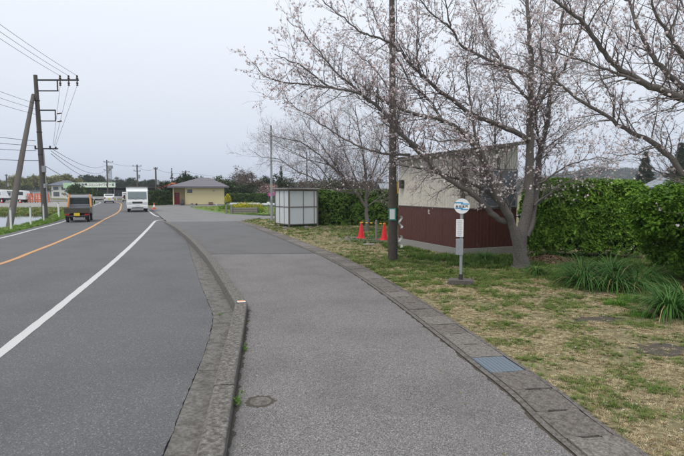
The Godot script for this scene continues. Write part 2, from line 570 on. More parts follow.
const CURB_RIGHT := [0.02, -2.45, -0.313, 0.0, -0.832, 3.51, -1.048, 4.91, -1.331, 6.85, -1.566, 8.37, -2.271, 10.48, -3.475, 13.96, -5.012, 18.02, -6.119, 20.84, -8.605, 26.84, -11.112, 32.6]
const WALK_RIGHT := [2.3, -2.5, 2.12, 0, 1.9, 2.4, 1.68, 3.82, 1.48, 4.89, 1.19, 6.44, 0.72, 8.65, -0.05, 11.48, -1.33, 16.16, -3.14, 22.3, -6.07, 30.5, -8.0, 35.3]
const DRAIN_RIGHT := [2.75, -2.5, 2.6, 0, 2.38, 2.6, 2.28, 3.67, 2.2, 4.25, 2.15, 4.94, 2.0, 5.84, 1.74, 7.4, 1.4, 9.3, 0.7, 12.65, -0.2, 15.9, -1.75, 20.5, -4.6, 28.7, -6.6, 33.6]

var drain_line: PackedVector2Array

func jagged(p: PackedVector2Array, amount: float, sd: int) -> PackedVector2Array:
	var f := FastNoiseLite.new()
	f.seed = sd
	f.frequency = 2.3
	f.fractal_octaves = 4
	var out := PackedVector2Array()
	for i in p.size():
		var a: float = f.get_noise_2d(p[i].x * 3.0, p[i].y * 3.0) * amount
		out.append(p[i] + Vector2(a, 0))
	return out

func build_ground() -> void:
	var mb := MB.new()
	mb.quad(V(-1500, -0.06, -200), V(1500, -0.06, -200), V(1500, -0.06, 2200), V(-1500, -0.06, 2200), Vector3.UP)
	struct("ground", mb, M.field_ground)
	# bed of earth that shows in the joints beside the carriageway and the drain
	mb = MB.new()
	sheet(mb, [-3, -4, 4.2, -4, 3.0, 9, -1, 20, -6.0, 35, -13, 36, -6.5, 18, -3.2, 8], -0.03)
	struct("roadbed_earth", mb, M.dirt)
	# carriageway
	var l := resample(spline(LEFT_EDGE, 0.5), 2400)
	var r := jagged(resample(spline(ROAD_RIGHT, 0.2), 2400), 0.02, 4)
	mb = MB.new()
	ribbon(mb, l, r, 0.0)
	for i in r.size() - 1:
		mb.quad(V(r[i].x, 0, r[i].y), V(r[i + 1].x, 0, r[i + 1].y), V(r[i + 1].x, -0.05, r[i + 1].y), V(r[i].x, -0.05, r[i].y), Vector3.RIGHT)
	struct("road", mb, M.road_asphalt)
	# painted lines
	painted_line("orange_centre_line", CENTRE, 0.15, M.orange_paint, -12, 165)
	painted_line("white_edge_line", RIGHT_LINE, 0.15, M.white_paint, -12, 60)
	painted_line("white_edge_line", [-14.3, 40, -15.9, 43.3, -19.9, 52.7, -25.3, 65, -33, 82.5], 0.15, M.white_paint, 0, 200)
	var le := offset(spline(LEFT_EDGE, 0.5), 0.5)
	var fl := []
	for p in le:
		fl.append_array([p.x, p.y])
	painted_line("white_edge_line", fl, 0.15, M.white_paint, -12, 165)
	# footway: worn coarse asphalt near, a smoother darker patch further on
	for k in 2:
		mb = MB.new()
		var a := PackedVector2Array()
		var b := PackedVector2Array()
		var cl := resample(offset(polyline(CURB_RIGHT, 0.1), -0.06), 700)
		var cr := resample(jagged(offset(spline(DRAIN_RIGHT, 0.05), -0.565), 0.05, 9), 700)
		# the two layers meet along a straight cut across the footway
		var cut := 15.9
		for i in 700:
			if (k == 0) == (cl[i].y < cut):
				a.append(cl[i])
			if (k == 0) == (cr[i].y < cut + 0.2):
				b.append(cr[i])
		a = resample(a, 500)
		b = resample(b, 500)
		ribbon(mb, a, b, 0.04)
		for i in b.size() - 1:
			mb.quad(V(b[i].x, 0.04, b[i].y), V(b[i + 1].x, 0.04, b[i + 1].y), V(b[i + 1].x, -0.03, b[i + 1].y), V(b[i].x, -0.03, b[i].y), Vector3.RIGHT)
		struct("footway", mb, M.walk_asphalt if k == 0 else M.patch_asphalt)
	# line of dirt washed up along the kerb
	mb = MB.new()
	var kl := polyline(CURB_RIGHT.slice(0, 12), 0.04)
	ribbon(mb, offset(kl, -0.02), jagged(jagged(offset(kl, 0.035), 0.05, 13), 0.03, 14), 0.0435)
	struct("kerb_dirt", mb, M.dirt)
	# driveway to the cream house and the lane behind the shelter
	mb = MB.new()
	sheet(mb, [-11.9, 34.6, -11.0, 32.3, -6.1, 32.3, -6.2, 36.2, -6.0, 41.2, -9.2, 43.6, -12.6, 50, -16.7, 58, -17.4, 64, -15.8, 72.5, -25.0, 74, -24.5, 66, -20.4, 55, -16.6, 46, -13.6, 38.6], 0.02)
	struct("driveway", mb, M.drive_asphalt)
	mb = MB.new()
	var c := spline([-6.2, 38.5, -2, 39.4, 6, 41, 20, 44, 40, 50], 1.0)
	ribbon(mb, offset(c, -1.9), offset(c, 1.9), 0.012)
	struct("farm_lane", mb, M.drive_asphalt)
	# grass verge on the right
	drain_line = spline(DRAIN_RIGHT, 0.1)
	mb = MB.new()
	var vl := resample(offset(drain_line, 0.005), 160)
	var vr := PackedVector2Array()
	for p in vl:
		vr.append(Vector2(26, p.y * 1.02))
	ribbon(mb, vl, vr, 0.03)
	struct("grass_verge", mb, M.straw_ground)
	# strip of grass on the left of the road
	mb = MB.new()
	var e := spline(LEFT_EDGE, 1.0)
	ribbon(mb, offset(e, -1.35), offset(e, 0.05), -0.012)
	struct("roadside_strip", mb, M.lawn_ground)
	# flooded paddies, banks and a gravel yard
	mb = MB.new()
	sheet(mb, [-15.4, 21, -60, 18, -70, 43.5, -23.8, 43.5, -20.2, 33.5, -17.6, 26], -0.04)
	struct("paddy_water", mb, M.paddy_water)
	mb = MB.new()
	sheet(mb, [9.3, 16.8, 30, 16.5, 60, 46, 13, 34, 10.2, 24], 0.045)
	struct("paddy_water", mb, M.paddy_water)
	mb = MB.new()
	sheet(mb, [-70, 43.5, -24.5, 43.5, -26, 47, -31.5, 60, -80, 60], -0.035)
	struct("paddy_bank", mb, M.lawn_ground)
	mb = MB.new()
	sheet(mb, [-31.5, 60, -80, 60, -130, 95, -52, 98, -44.5, 84], -0.03)
	struct("gravel_yard", mb, M.gravel_ground)
	mb = MB.new()
	sheet(mb, [-55, 104, -62, 116, -85, 138, -110, 150, -160, 150, -150, 104], -0.02)
	struct("shop_forecourt", mb, M.drive_asphalt)
	# lawn and vegetable plots in front of the house
	mb = MB.new()
	sheet(mb, [-9.3, 43.3, -2, 43.0, 12, 45, 12, 60, -15.5, 66, -17.2, 63.5, -16.7, 57.5, -12.6, 49.6], 0.024)
	struct("house_lawn", mb, M.lawn_ground)
	mb = MB.new()
	sheet(mb, [-13.6, 63, 20, 60, 30, 95, -16, 80], -0.012)
	struct("vegetable_plot", mb, M.dirt)
	# two bare patches of dark soil in the lawn
	for q in [[4.0, 6.25, 0.5, 0.26], [3.95, 7.75, 0.52, 0.2]]:
		mb = MB.new()
		var fl2 := []
		for i in 22:
			var a := TAU * i / 22
			var k := 0.85 + 0.3 * sin(a * 3.0 + q[0]) * cos(a * 5.0)
			fl2.append_array([q[0] + cos(a) * q[2] * k, q[1] + sin(a) * q[3] * k])
		sheet(mb, fl2, 0.034)
		struct("bare_soil", mb, M.dirt)
	# pad of old asphalt by the two cones
	mb = MB.new()
	sheet(mb, [-0.1, 20.6, 0.9, 19.6, 2.0, 19.4, 2.3, 21.2, 1.6, 23, 0.2, 22.6], 0.036)
	struct("old_paving", mb, M.patch_asphalt)
	mb = MB.new()
	sheet(mb, [-4.4, 28.6, -2.75, 26.3, -0.5, 28.2, -1.4, 31, -3.2, 31.4], 0.036)
	struct("shelter_floor", mb, M.gutter_concrete)

func painted_line(called: String, flat: Array, width: float, m: Material, d0: float, d1: float) -> void:
	var mb := MB.new()
	var p := PackedVector2Array()
	for q in spline(flat, 0.25):
		if q.y >= d0 and q.y <= d1:
			p.append(q)
	ribbon(mb, jagged(offset(p, -width / 2), 0.012, 31), jagged(offset(p, width / 2), 0.012, 32), 0.004)
	struct(called, mb, m)

func polyline(flat: Array, step: float) -> PackedVector2Array:
	var p := PackedVector2Array()
	for i in range(0, flat.size(), 2):
		p.append(Vector2(flat[i], flat[i + 1]))
	var total := 0.0
	for i in p.size() - 1:
		total += p[i].distance_to(p[i + 1])
	return resample(p, int(total / step))

func build_curb() -> void:
	# concrete kerb of long stones standing proud of footway and gutter
	var g := group_node("kerb")
	var p := polyline(CURB_RIGHT, 0.1)
	var bend := 12                              # the row breaks where the bus bay ends
	for run in [CURB_RIGHT.slice(0, bend), CURB_RIGHT.slice(bend - 2)]:
		var q := polyline(run, 0.1)
		var n := maxi(1, roundi(q.size() / 19.5))
		for i in n:
			var a := q[(q.size() - 1) * i / n]
			var b := q[(q.size() - 1) * (i + 1) / n]
			var t := (b - a).normalized()
			var len := a.distance_to(b) - 0.008
			var drop := clampf((b.y - 28.0) / 6.0, 0.0, 1.0) * 0.12
			var mb := MB.new()
			# cross-section with rounded upper edges, leaning slightly on the road side
			var sec := PackedVector2Array([Vector2(-0.21, -0.06), Vector2(-0.196, 0.148 - drop), Vector2(-0.19, 0.162 - drop), Vector2(-0.175, 0.17 - drop), Vector2(-0.018, 0.17 - drop), Vector2(-0.006, 0.164 - drop), Vector2(0.0, 0.152 - drop), Vector2(0.0, -0.06)])
			mb.prism(sec, Transform3D(), len)
			var o := part(g, "kerbstone", mb, M.curb_concrete)
			o.position = V(a.x, rng.randf_range(-0.006, 0.003), a.y)
			o.rotation.y = atan2(-t.x, t.y) + rng.randf_range(-0.003, 0.003)
	# gutter slabs between asphalt and kerb
	var gs := group_node("gutter")
	var cl := resample(offset(p, -0.21), 360)
	var rr := PackedVector2Array()
	for q in spline(ROAD_RIGHT, 0.1):
		if q.y < 34.0:
			rr.append(q)
	rr = resample(rr, 360)
	var near := PackedVector2Array()
	for q in cl:                                  # for each kerb point the nearest point of the asphalt edge
		var best := rr[0]
		for w in rr:
			if w.distance_squared_to(q) < best.distance_squared_to(q):
				best = w
		near.append(best + (q - best).normalized() * 0.006)
	var i := 0
	while i < 355:
		var j := mini(i + 20, 359)
		var mb := MB.new()
		var L := near.slice(i, j + 1)
		var R := cl.slice(i, j + 1)
		L[L.size() - 1] = L[L.size() - 1].lerp(L[L.size() - 2], 0.1)
		R[R.size() - 1] = R[R.size() - 1].lerp(R[R.size() - 2], 0.1)
		ribbon(mb, L, R, -0.006, -0.018)
		part(gs, "gutter_slab", mb, M.gutter_concrete)
		i = j
	# reflector plate on the kerb where it bends
	var mb := MB.new()
	mb.box(Vector3(0, 0.008, 0), Vector3(0.13, 0.016, 0.09), Transform3D(), 0.005)
	var o := thing("kerb_reflector", "small orange and white reflector plate stuck on top of the kerb bend", "reflector", V(-1.66, 0.171, 8.36), 0.3)
	part(o, "base", mb, M.sign_white)
	mb = MB.new()
	mb.box(Vector3(0, 0.019, -0.005), Vector3(0.11, 0.006, 0.05), Transform3D(), 0.002)
	part(o, "lens", mb, M.reflector_orange)

func build_drain() -> void:
	# covered drain: side walls, concrete lids with hand slots, one steel grating
	var g := group_node("roadside_drain")
	var mb := MB.new()
	ribbon(mb, offset(drain_line, -0.045), drain_line, 0.042)
	part(g, "drain_wall", mb, M.lid_concrete)
	mb = MB.new()
	ribbon(mb, offset(drain_line, -0.66), offset(drain_line, -0.5), 0.018)
	part(g, "packed_dirt", mb, M.dirt)
	mb = MB.new()
	ribbon(mb, offset(drain_line, -0.52), offset(drain_line, -0.462), 0.03, 0.034)
	part(g, "drain_wall", mb, M.lid_concrete)
	var lids := []
	for kind in 3:
		var hl := 0.247
		var out := PackedVector2Array()
		var s := 0.09 if kind < 2 else 0.08
		for q in [[-0.2, -hl], [-s, -hl], [-s, -hl + 0.017], [s, -hl + 0.017], [s, -hl], [0.2, -hl], [0.2, hl], [s, hl], [s, hl - 0.017], [-s, hl - 0.017], [-s, hl], [-0.2, hl]]:
			out.append(Vector2(q[0], q[1]))
		var m := MB.new()
		m.prism(out, Transform3D(Basis(Vector3.RIGHT, -PI / 2), Vector3.ZERO), 0.06)
		lids.append(m.mesh(M.lid_concrete if kind != 1 else M.lid_concrete_pale))
	var mid := offset(drain_line, -0.255)
	var at := 0
	var walked := 0.0
	var want := 0.25
	var count := 0
	for i in mid.size() - 1:
		var l := mid[i].distance_to(mid[i + 1])
		while walked + l >= want:
			var p := mid[i].lerp(mid[i + 1], (want - walked) / l)
			var t := (mid[mini(i + 3, mid.size() - 1)] - mid[maxi(i - 3, 0)]).normalized()
			var xf := Transform3D(Basis(Vector3.UP, atan2(-t.x, t.y)), V(p.x, 0.044 + rng.randf_range(-0.004, 0.003), p.y))
			xf.basis = xf.basis * Basis(Vector3.RIGHT, rng.randf_range(-0.008, 0.008)) * Basis(Vector3.BACK, rng.randf_range(-0.01, 0.01))
			if absf(p.y - 5.72) < 0.25:
				build_grate(g, xf)
			else:
				piece(g, "drain_lid", lids[rng.randi() % 3], xf)
			want += 0.5
			count += 1
		walked += l

func build_grate(g: Node3D, xf: Transform3D) -> void:
	var o := Node3D.new()
	o.name = "steel_grating"
	g.add_child(o)
	o.transform = xf
	o.set_meta("label", "blue-grey steel grating among the concrete drain lids")
	var mb := MB.new()
	for s in [-1, 1]:
		mb.box(Vector3(s * 0.192, -0.014, 0), Vector3(0.012, 0.03, 0.49), Transform3D(), 0.002)
		mb.box(Vector3(0, -0.014, s * 0.241), Vector3(0.37, 0.03, 0.01), Transform3D(), 0.002)
	part(o, "frame", mb, M.grate_steel)
	mb = MB.new()
	mb.box(Vector3(0, -0.002, 0), Vector3(0.04, 0.006, 0.47), Transform3D(), 0.001)
	var bar := mb.mesh(M.grate_steel)
	for k in 8:
		piece(o, "bar", bar, Transform3D(Basis(), Vector3(-0.161 + k * 0.046, 0, 0)))
	mb = MB.new()
	for k in 5:
		mb.box(Vector3(0, -0.012, -0.2 + k * 0.1), Vector3(0.37, 0.008, 0.006))
	part(o, "cross_rod", mb, M.grate_steel)

func build_valve_cover() -> void:
	var o := thing("valve_cover", "small round worn valve cover set in the footway asphalt beside the kerb", "valve cover", V(-0.76, 0.04, 4.66))
	var mb := MB.new()
	mb.lathe([Vector2(0, 0.004), Vector2(0.098, 0.004), Vector2(0.102, 0.0)], 28, Vector3.ZERO)
	part(o, "lid", mb, M.gutter_concrete)
	mb = MB.new()
	var f := FastNoiseLite.new()
	f.frequency = 0.9
	f.seed = 5
	for s in 40:                                # broken ring of darker mortar
		var a := TAU * s / 40
		var b := TAU * (s + 1) / 40
		var ra := 0.135 + 0.04 * f.get_noise_2d(cos(a) * 3, sin(a) * 3)
		var rb := 0.135 + 0.04 * f.get_noise_2d(cos(b) * 3, sin(b) * 3)
		mb.quad(Vector3(cos(a) * 0.1, 0.0035, sin(a) * 0.1), Vector3(cos(b) * 0.1, 0.0035, sin(b) * 0.1), Vector3(cos(b) * rb, 0.002, sin(b) * rb), Vector3(cos(a) * ra, 0.002, sin(a) * ra), Vector3.UP)
	part(o, "mortar_ring", mb, M.dirt)

# ---------------------------------------------------------------- grass, weeds
func tuft_mesh(blades: int, spread: float, width: float, lean: float) -> ArrayMesh:
	var mb := MB.new()
	mb.tinted = true
	for i in blades:
		var a := rng.randf() * TAU
		var foot := Vector3(cos(a), 0, sin(a)) * spread * rng.randf()
		var dir := Vector3(cos(a + rng.randf_range(-1, 1)), 0, sin(a + rng.randf_range(-1, 1)))
		var h := rng.randf_range(0.55, 1.0)
		var side := dir.cross(Vector3.UP).normalized() * width
		var mid := foot + Vector3.UP * h * 0.6 + dir * lean * 0.35
		var tip := foot + Vector3.UP * h * rng.randf_range(0.75, 1.0) + dir * lean
		var k := rng.randf_range(0.75, 1.2)
		mb.tint = Color(k, k, k)
		mb.quad(foot - side, foot + side, mid + side * 0.7, mid - side * 0.7, dir)
		mb.tri(mid - side * 0.7, mid + side * 0.7, tip, dir)
	return mb.mesh(M.grass_blade)

func verge_left(d: float) -> float:
	for i in drain_line.size() - 1:
		if drain_line[i + 1].y >= d:
			return drain_line[i].x
	return drain_line[drain_line.size() - 1].x

func build_grass() -> void:
	var tuft := tuft_mesh(9, 0.7, 0.06, 0.75)
	var green := FastNoiseLite.new()
	green.seed = 71
	green.frequency = 1.1
	green.fractal_octaves = 4
	var bare := FastNoiseLite.new()
	bare.seed = 72
	bare.frequency = 0.8
	bare.fractal_octaves = 3
	var xs := []
	var cs := PackedColorArray()
	for zone in [[2.5, 7.5, 1200.0, 0.036], [7.5, 12.0, 700.0, 0.042], [12.0, 19.0, 260.0, 0.05], [19.0, 36.0, 60.0, 0.07]]:
		var d: float = zone[0]
		while d < zone[1]:
			var x0 := verge_left(d) + 0.01
			var x1 := minf(d * 0.7 + 0.6, 9.5)
			var n := int((x1 - x0) * 0.1 * zone[2])
			for i in n:
				var x := rng.randf_range(x0, x1)
				var dd := d + rng.randf() * 0.1
				var gv := green.get_noise_2d(x, dd)
				# a greener belt runs past the bus stop and the tree, dry thatch nearer the drain
				var belt := exp(-pow((dd - 13.0) / 2.6, 2.0)) * 0.36 + 0.06 + (0.2 if dd > 22.0 else 0.0)
				if Vector2((x - 4.0) / 0.55, (dd - 6.25) / 0.28).length() < 1.0 + gv or Vector2((x - 3.95) / 0.6, (dd - 7.75) / 0.22).length() < 0.9 + gv:
					if rng.randf() < 0.78:
						continue
				var bv := bare.get_noise_2d(x * 1.3 + 40.0, dd)
				if bv > 0.34 and belt < 0.2 and rng.randf() < 0.8:
					continue
				var is_green := gv + belt + rng.randf_range(-0.34, 0.34) > 0.26
				var tall: float = zone[3] * rng.randf_range(0.6, 1.3) * (1.0 if is_green else 0.9) * (1.0 + belt * 1.8)
				var w := tall * rng.randf_range(0.9, 1.5)
				var flat := 1.0 if is_green else rng.randf_range(0.3, 0.8)
				xs.append(Transform3D(Basis(Vector3.UP, rng.randf() * TAU) * Basis.from_scale(Vector3(w, tall * flat, w)), V(x, 0.028, dd)))
				var k := rng.randf_range(0.75, 1.25)
				if is_green:
					cs.append(Color(0.115 * k, 0.185 * k, 0.04 * k) if rng.randf() < 0.7 else Color(0.19 * k, 0.22 * k, 0.06 * k))
				else:
					cs.append(Color(0.48 * k, 0.41 * k, 0.255 * k) if rng.randf() < 0.75 else Color(0.27 * k, 0.2 * k, 0.11 * k))
			d += 0.1
	var o := scatter(self, "verge_grass", tuft, xs, cs)
	tag(o, "short dry and green grass covering the verge", "grass")
	# rough grass along the left of the road, on the paddy bank and on the house lawn
	xs = []
	cs = PackedColorArray()
	var e := spline(LEFT_EDGE, 0.25)
	for i in e.size():
		if e[i].y < 14.0 or e[i].y > 80.0:
			continue
		for k in 16:
			var p := e[i] + Vector2(-rng.randf_range(0.03, 1.4), rng.randf_range(-0.2, 0.2))
			var h := rng.randf_range(0.08, 0.2)
			xs.append(Transform3D(Basis(Vector3.UP, rng.randf() * TAU) * Basis.from_scale(Vector3(0.16, h, 0.16)), V(p.x, -0.02, p.y)))
			var q := rng.randf_range(0.8, 1.2)
			cs.append(Color(0.12 * q, 0.24 * q, 0.03 * q) if rng.randf() < 0.8 else Color(0.26 * q, 0.26 * q, 0.1 * q))
	for i in 9000:
		var d := rng.randf_range(43.5, 60)
		var x := rng.randf_range(-80, -24.8 - (d - 43.5) * 0.42)
		var h := rng.randf_range(0.12, 0.4)
		xs.append(Transform3D(Basis(Vector3.UP, rng.randf() * TAU) * Basis.from_scale(Vector3(0.4, h, 0.4)), V(x, -0.04, d)))
		var q := rng.randf_range(0.8, 1.2)
		cs.append(Color(0.11 * q, 0.18 * q, 0.035 * q) if rng.randf() < 0.65 else Color(0.28 * q, 0.24 * q, 0.11 * q))
	for i in 5000:
		var d := rng.randf_range(44.6, 64)
		var x := rng.randf_range(-9.2 - (d - 44.4) * 0.5, 10)
		var h := rng.randf_range(0.08, 0.25)
		xs.append(Transform3D(Basis(Vector3.UP, rng.randf() * TAU) * Basis.from_scale(Vector3(0.3, h, 0.3)), V(x, 0.0, d)))
		var q := rng.randf_range(0.8, 1.2)
		cs.append(Color(0.15 * q, 0.3 * q, 0.03 * q) if rng.randf() < 0.6 else Color(0.34 * q, 0.29 * q, 0.13 * q))
	o = scatter(self, "roadside_grass", tuft, xs, cs)
	tag(o, "fresh green grass along the road edge, paddy bank and house lawn", "grass")
	# darker long tufts around the foot of the hedge, tree and hut
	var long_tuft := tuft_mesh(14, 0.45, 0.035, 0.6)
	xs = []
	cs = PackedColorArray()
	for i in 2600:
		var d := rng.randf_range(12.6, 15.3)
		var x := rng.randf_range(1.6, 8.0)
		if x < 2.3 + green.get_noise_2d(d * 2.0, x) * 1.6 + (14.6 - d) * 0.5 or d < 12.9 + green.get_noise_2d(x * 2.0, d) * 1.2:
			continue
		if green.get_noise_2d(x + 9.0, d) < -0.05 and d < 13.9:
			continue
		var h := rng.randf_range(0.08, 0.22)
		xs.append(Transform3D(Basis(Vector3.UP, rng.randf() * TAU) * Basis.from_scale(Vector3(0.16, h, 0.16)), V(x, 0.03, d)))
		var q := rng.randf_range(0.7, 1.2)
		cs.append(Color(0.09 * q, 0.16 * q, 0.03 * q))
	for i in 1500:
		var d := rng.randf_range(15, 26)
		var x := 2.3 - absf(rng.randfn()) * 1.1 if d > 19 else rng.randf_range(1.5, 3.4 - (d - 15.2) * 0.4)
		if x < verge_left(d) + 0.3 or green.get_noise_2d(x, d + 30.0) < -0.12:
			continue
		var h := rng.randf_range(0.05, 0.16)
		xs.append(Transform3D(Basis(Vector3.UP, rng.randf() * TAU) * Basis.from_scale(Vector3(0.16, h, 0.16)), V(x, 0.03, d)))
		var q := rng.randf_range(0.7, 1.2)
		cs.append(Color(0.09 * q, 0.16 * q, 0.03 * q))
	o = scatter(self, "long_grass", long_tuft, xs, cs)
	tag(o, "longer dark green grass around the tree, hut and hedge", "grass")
	# low round weeds standing out of the dry lawn
	for w in [[5.15, 9.0, 0.3, "bushy bright green weed with a yellow bloom below the strap-leaved plants"], [4.72, 8.75, 0.18, "small dark green weed left of the bushy weed with a yellow bloom"], [4.72, 7.95, 0.17, "small round green weed standing alone in the dry lawn"], [5.45, 8.75, 0.18, "small dark green weed beside the strap-leaved clump at the right"]]:
		var t := thing("lawn_weed", w[3], "weed", V(w[0], 0.03, w[1]), 0, "weeds in the dry lawn")
		xs = []
		cs = PackedColorArray()
		for i in 26:
			var a := rng.randf() * TAU
			var q: float = w[2] * sqrt(rng.randf())
			var h: float = w[2] * rng.randf_range(0.5, 0.85)
			xs.append(Transform3D(Basis(Vector3.UP, a) * Basis.from_scale(Vector3(0.1, h, 0.1)), Vector3(cos(a) * q, 0, sin(a) * q * 0.7)))
			var kk := rng.randf_range(0.8, 1.2)
			cs.append(Color(0.1 * kk, 0.24 * kk, 0.025 * kk))
		scatter(t, "leaves", long_tuft, xs, cs)
	# petals, pebbles and dead leaves lying about
	var mb := MB.new()
	mb.tinted = true
	mb.quad(Vector3(-1, 0.2, -0.6), Vector3(1, 0, -0.7), Vector3(0.8, 0.35, 0.7), Vector3(-0.9, 0, 0.6), Vector3.UP)
	xs = []
	cs = PackedColorArray()
	for i in 900:
		var d := rng.randf_range(3.2, 16)
		var x := rng.randf_range(verge_left(d) + 0.05, minf(d * 0.7, 8.0))
		var s := rng.randf_range(0.005, 0.012)
		xs.append(Transform3D(Basis.from_euler(Vector3(rng.randf_range(-0.4, 0.4), rng.randf() * TAU, 0)) * Basis.from_scale(Vector3(s, s, s)), V(x, 0.055, d)))
		cs.append(Color(0.6, 0.55, 0.53) if rng.randf() < 0.2 else Color(0.2, 0.11, 0.05))
	for i in 90:
		var d := rng.randf_range(3.0, 14)
		var x := lerpf(-0.3 - d * 0.15, verge_left(d) - 0.6, pow(rng.randf(), 2.5) if rng.randf() < 0.6 else 1.0 - 0.2 * rng.randf())
		var s := rng.randf_range(0.005, 0.012)
		xs.append(Transform3D(Basis(Vector3.UP, rng.randf() * TAU) * Basis.from_scale(Vector3(s, s, s)), V(x, 0.045, d)))
		cs.append(Color(0.5, 0.46, 0.4) if rng.randf() < 0.4 else Color(0.22, 0.2, 0.04))
	o = scatter(self, "fallen_petals", mb.mesh(M.petal), xs, cs)
	tag(o, "fallen petals and dead leaves scattered over verge and footway", "litter")
	# brown leaf litter by the trunk
	xs = []
	cs = PackedColorArray()
	for i in 2600:
		var a := rng.randf() * TAU
		var q := sqrt(rng.randf())
		var x := 5.75 + cos(a) * q * 0.95
		var d := 14.1 + sin(a) * q * 0.75
		var s := rng.randf_range(0.02, 0.045)
		xs.append(Transform3D(Basis.from_euler(Vector3(rng.randf_range(-0.7, 0.7), rng.randf() * TAU, rng.randf_range(-0.7, 0.7))) * Basis.from_scale(Vector3(s, s, s)), V(x, 0.04 + 0.16 * (1.0 - q) + rng.randf() * 0.03, d)))
		var k := rng.randf_range(0.6, 1.2)
		cs.append(Color(0.23 * k, 0.15 * k, 0.1 * k))
	o = scatter(self, "leaf_litter", mb.mesh(M.petal), xs, cs)
	tag(o, "heap of brown dead leaves between trunk and hedge", "leaf litter")
	# weeds growing out of the kerb joint
	var spots := [[-0.98, 4.62, 0.1, "leafy weed in the kerb joint beside the round valve cover"], [-1.2, 6.2, 0.075, "weed tuft in the kerb joint beyond the valve cover"], [-0.79, 3.5, 0.05, "tiny weed in the kerb joint nearest the camera"], [-1.95, 8.1, 0.06, "small weed in the gutter below the orange reflector"], [-1.42, 7.6, 0.03, "yellowish weed in the kerb joint just before the bend"]]
	var sprig := leaf_cluster(14, 0.8, 0.42)
	for s in spots:
		var t := thing("kerb_weed", s[3], "weed", V(s[0], 0.03 if s[1] != 8.1 else -0.01, s[1]), 0, "weeds in the kerb joint")
		xs = []
		cs = PackedColorArray()
		for i in 7:
			var w: float = s[2]
			xs.append(Transform3D(Basis.from_euler(Vector3(rng.randf_range(-0.3, 0.3), rng.randf() * TAU, 0)) * Basis.from_scale(Vector3.ONE * w * 0.55), Vector3(rng.randf_range(-0.3, 0.5) * w, w * rng.randf_range(0.25, 0.9), rng.randf_range(-1, 1) * w)))
			var k := rng.randf_range(0.8, 1.3)
			cs.append(Color(0.12 * k, 0.25 * k, 0.035 * k))
		scatter(t, "leaves", sprig, xs, cs)
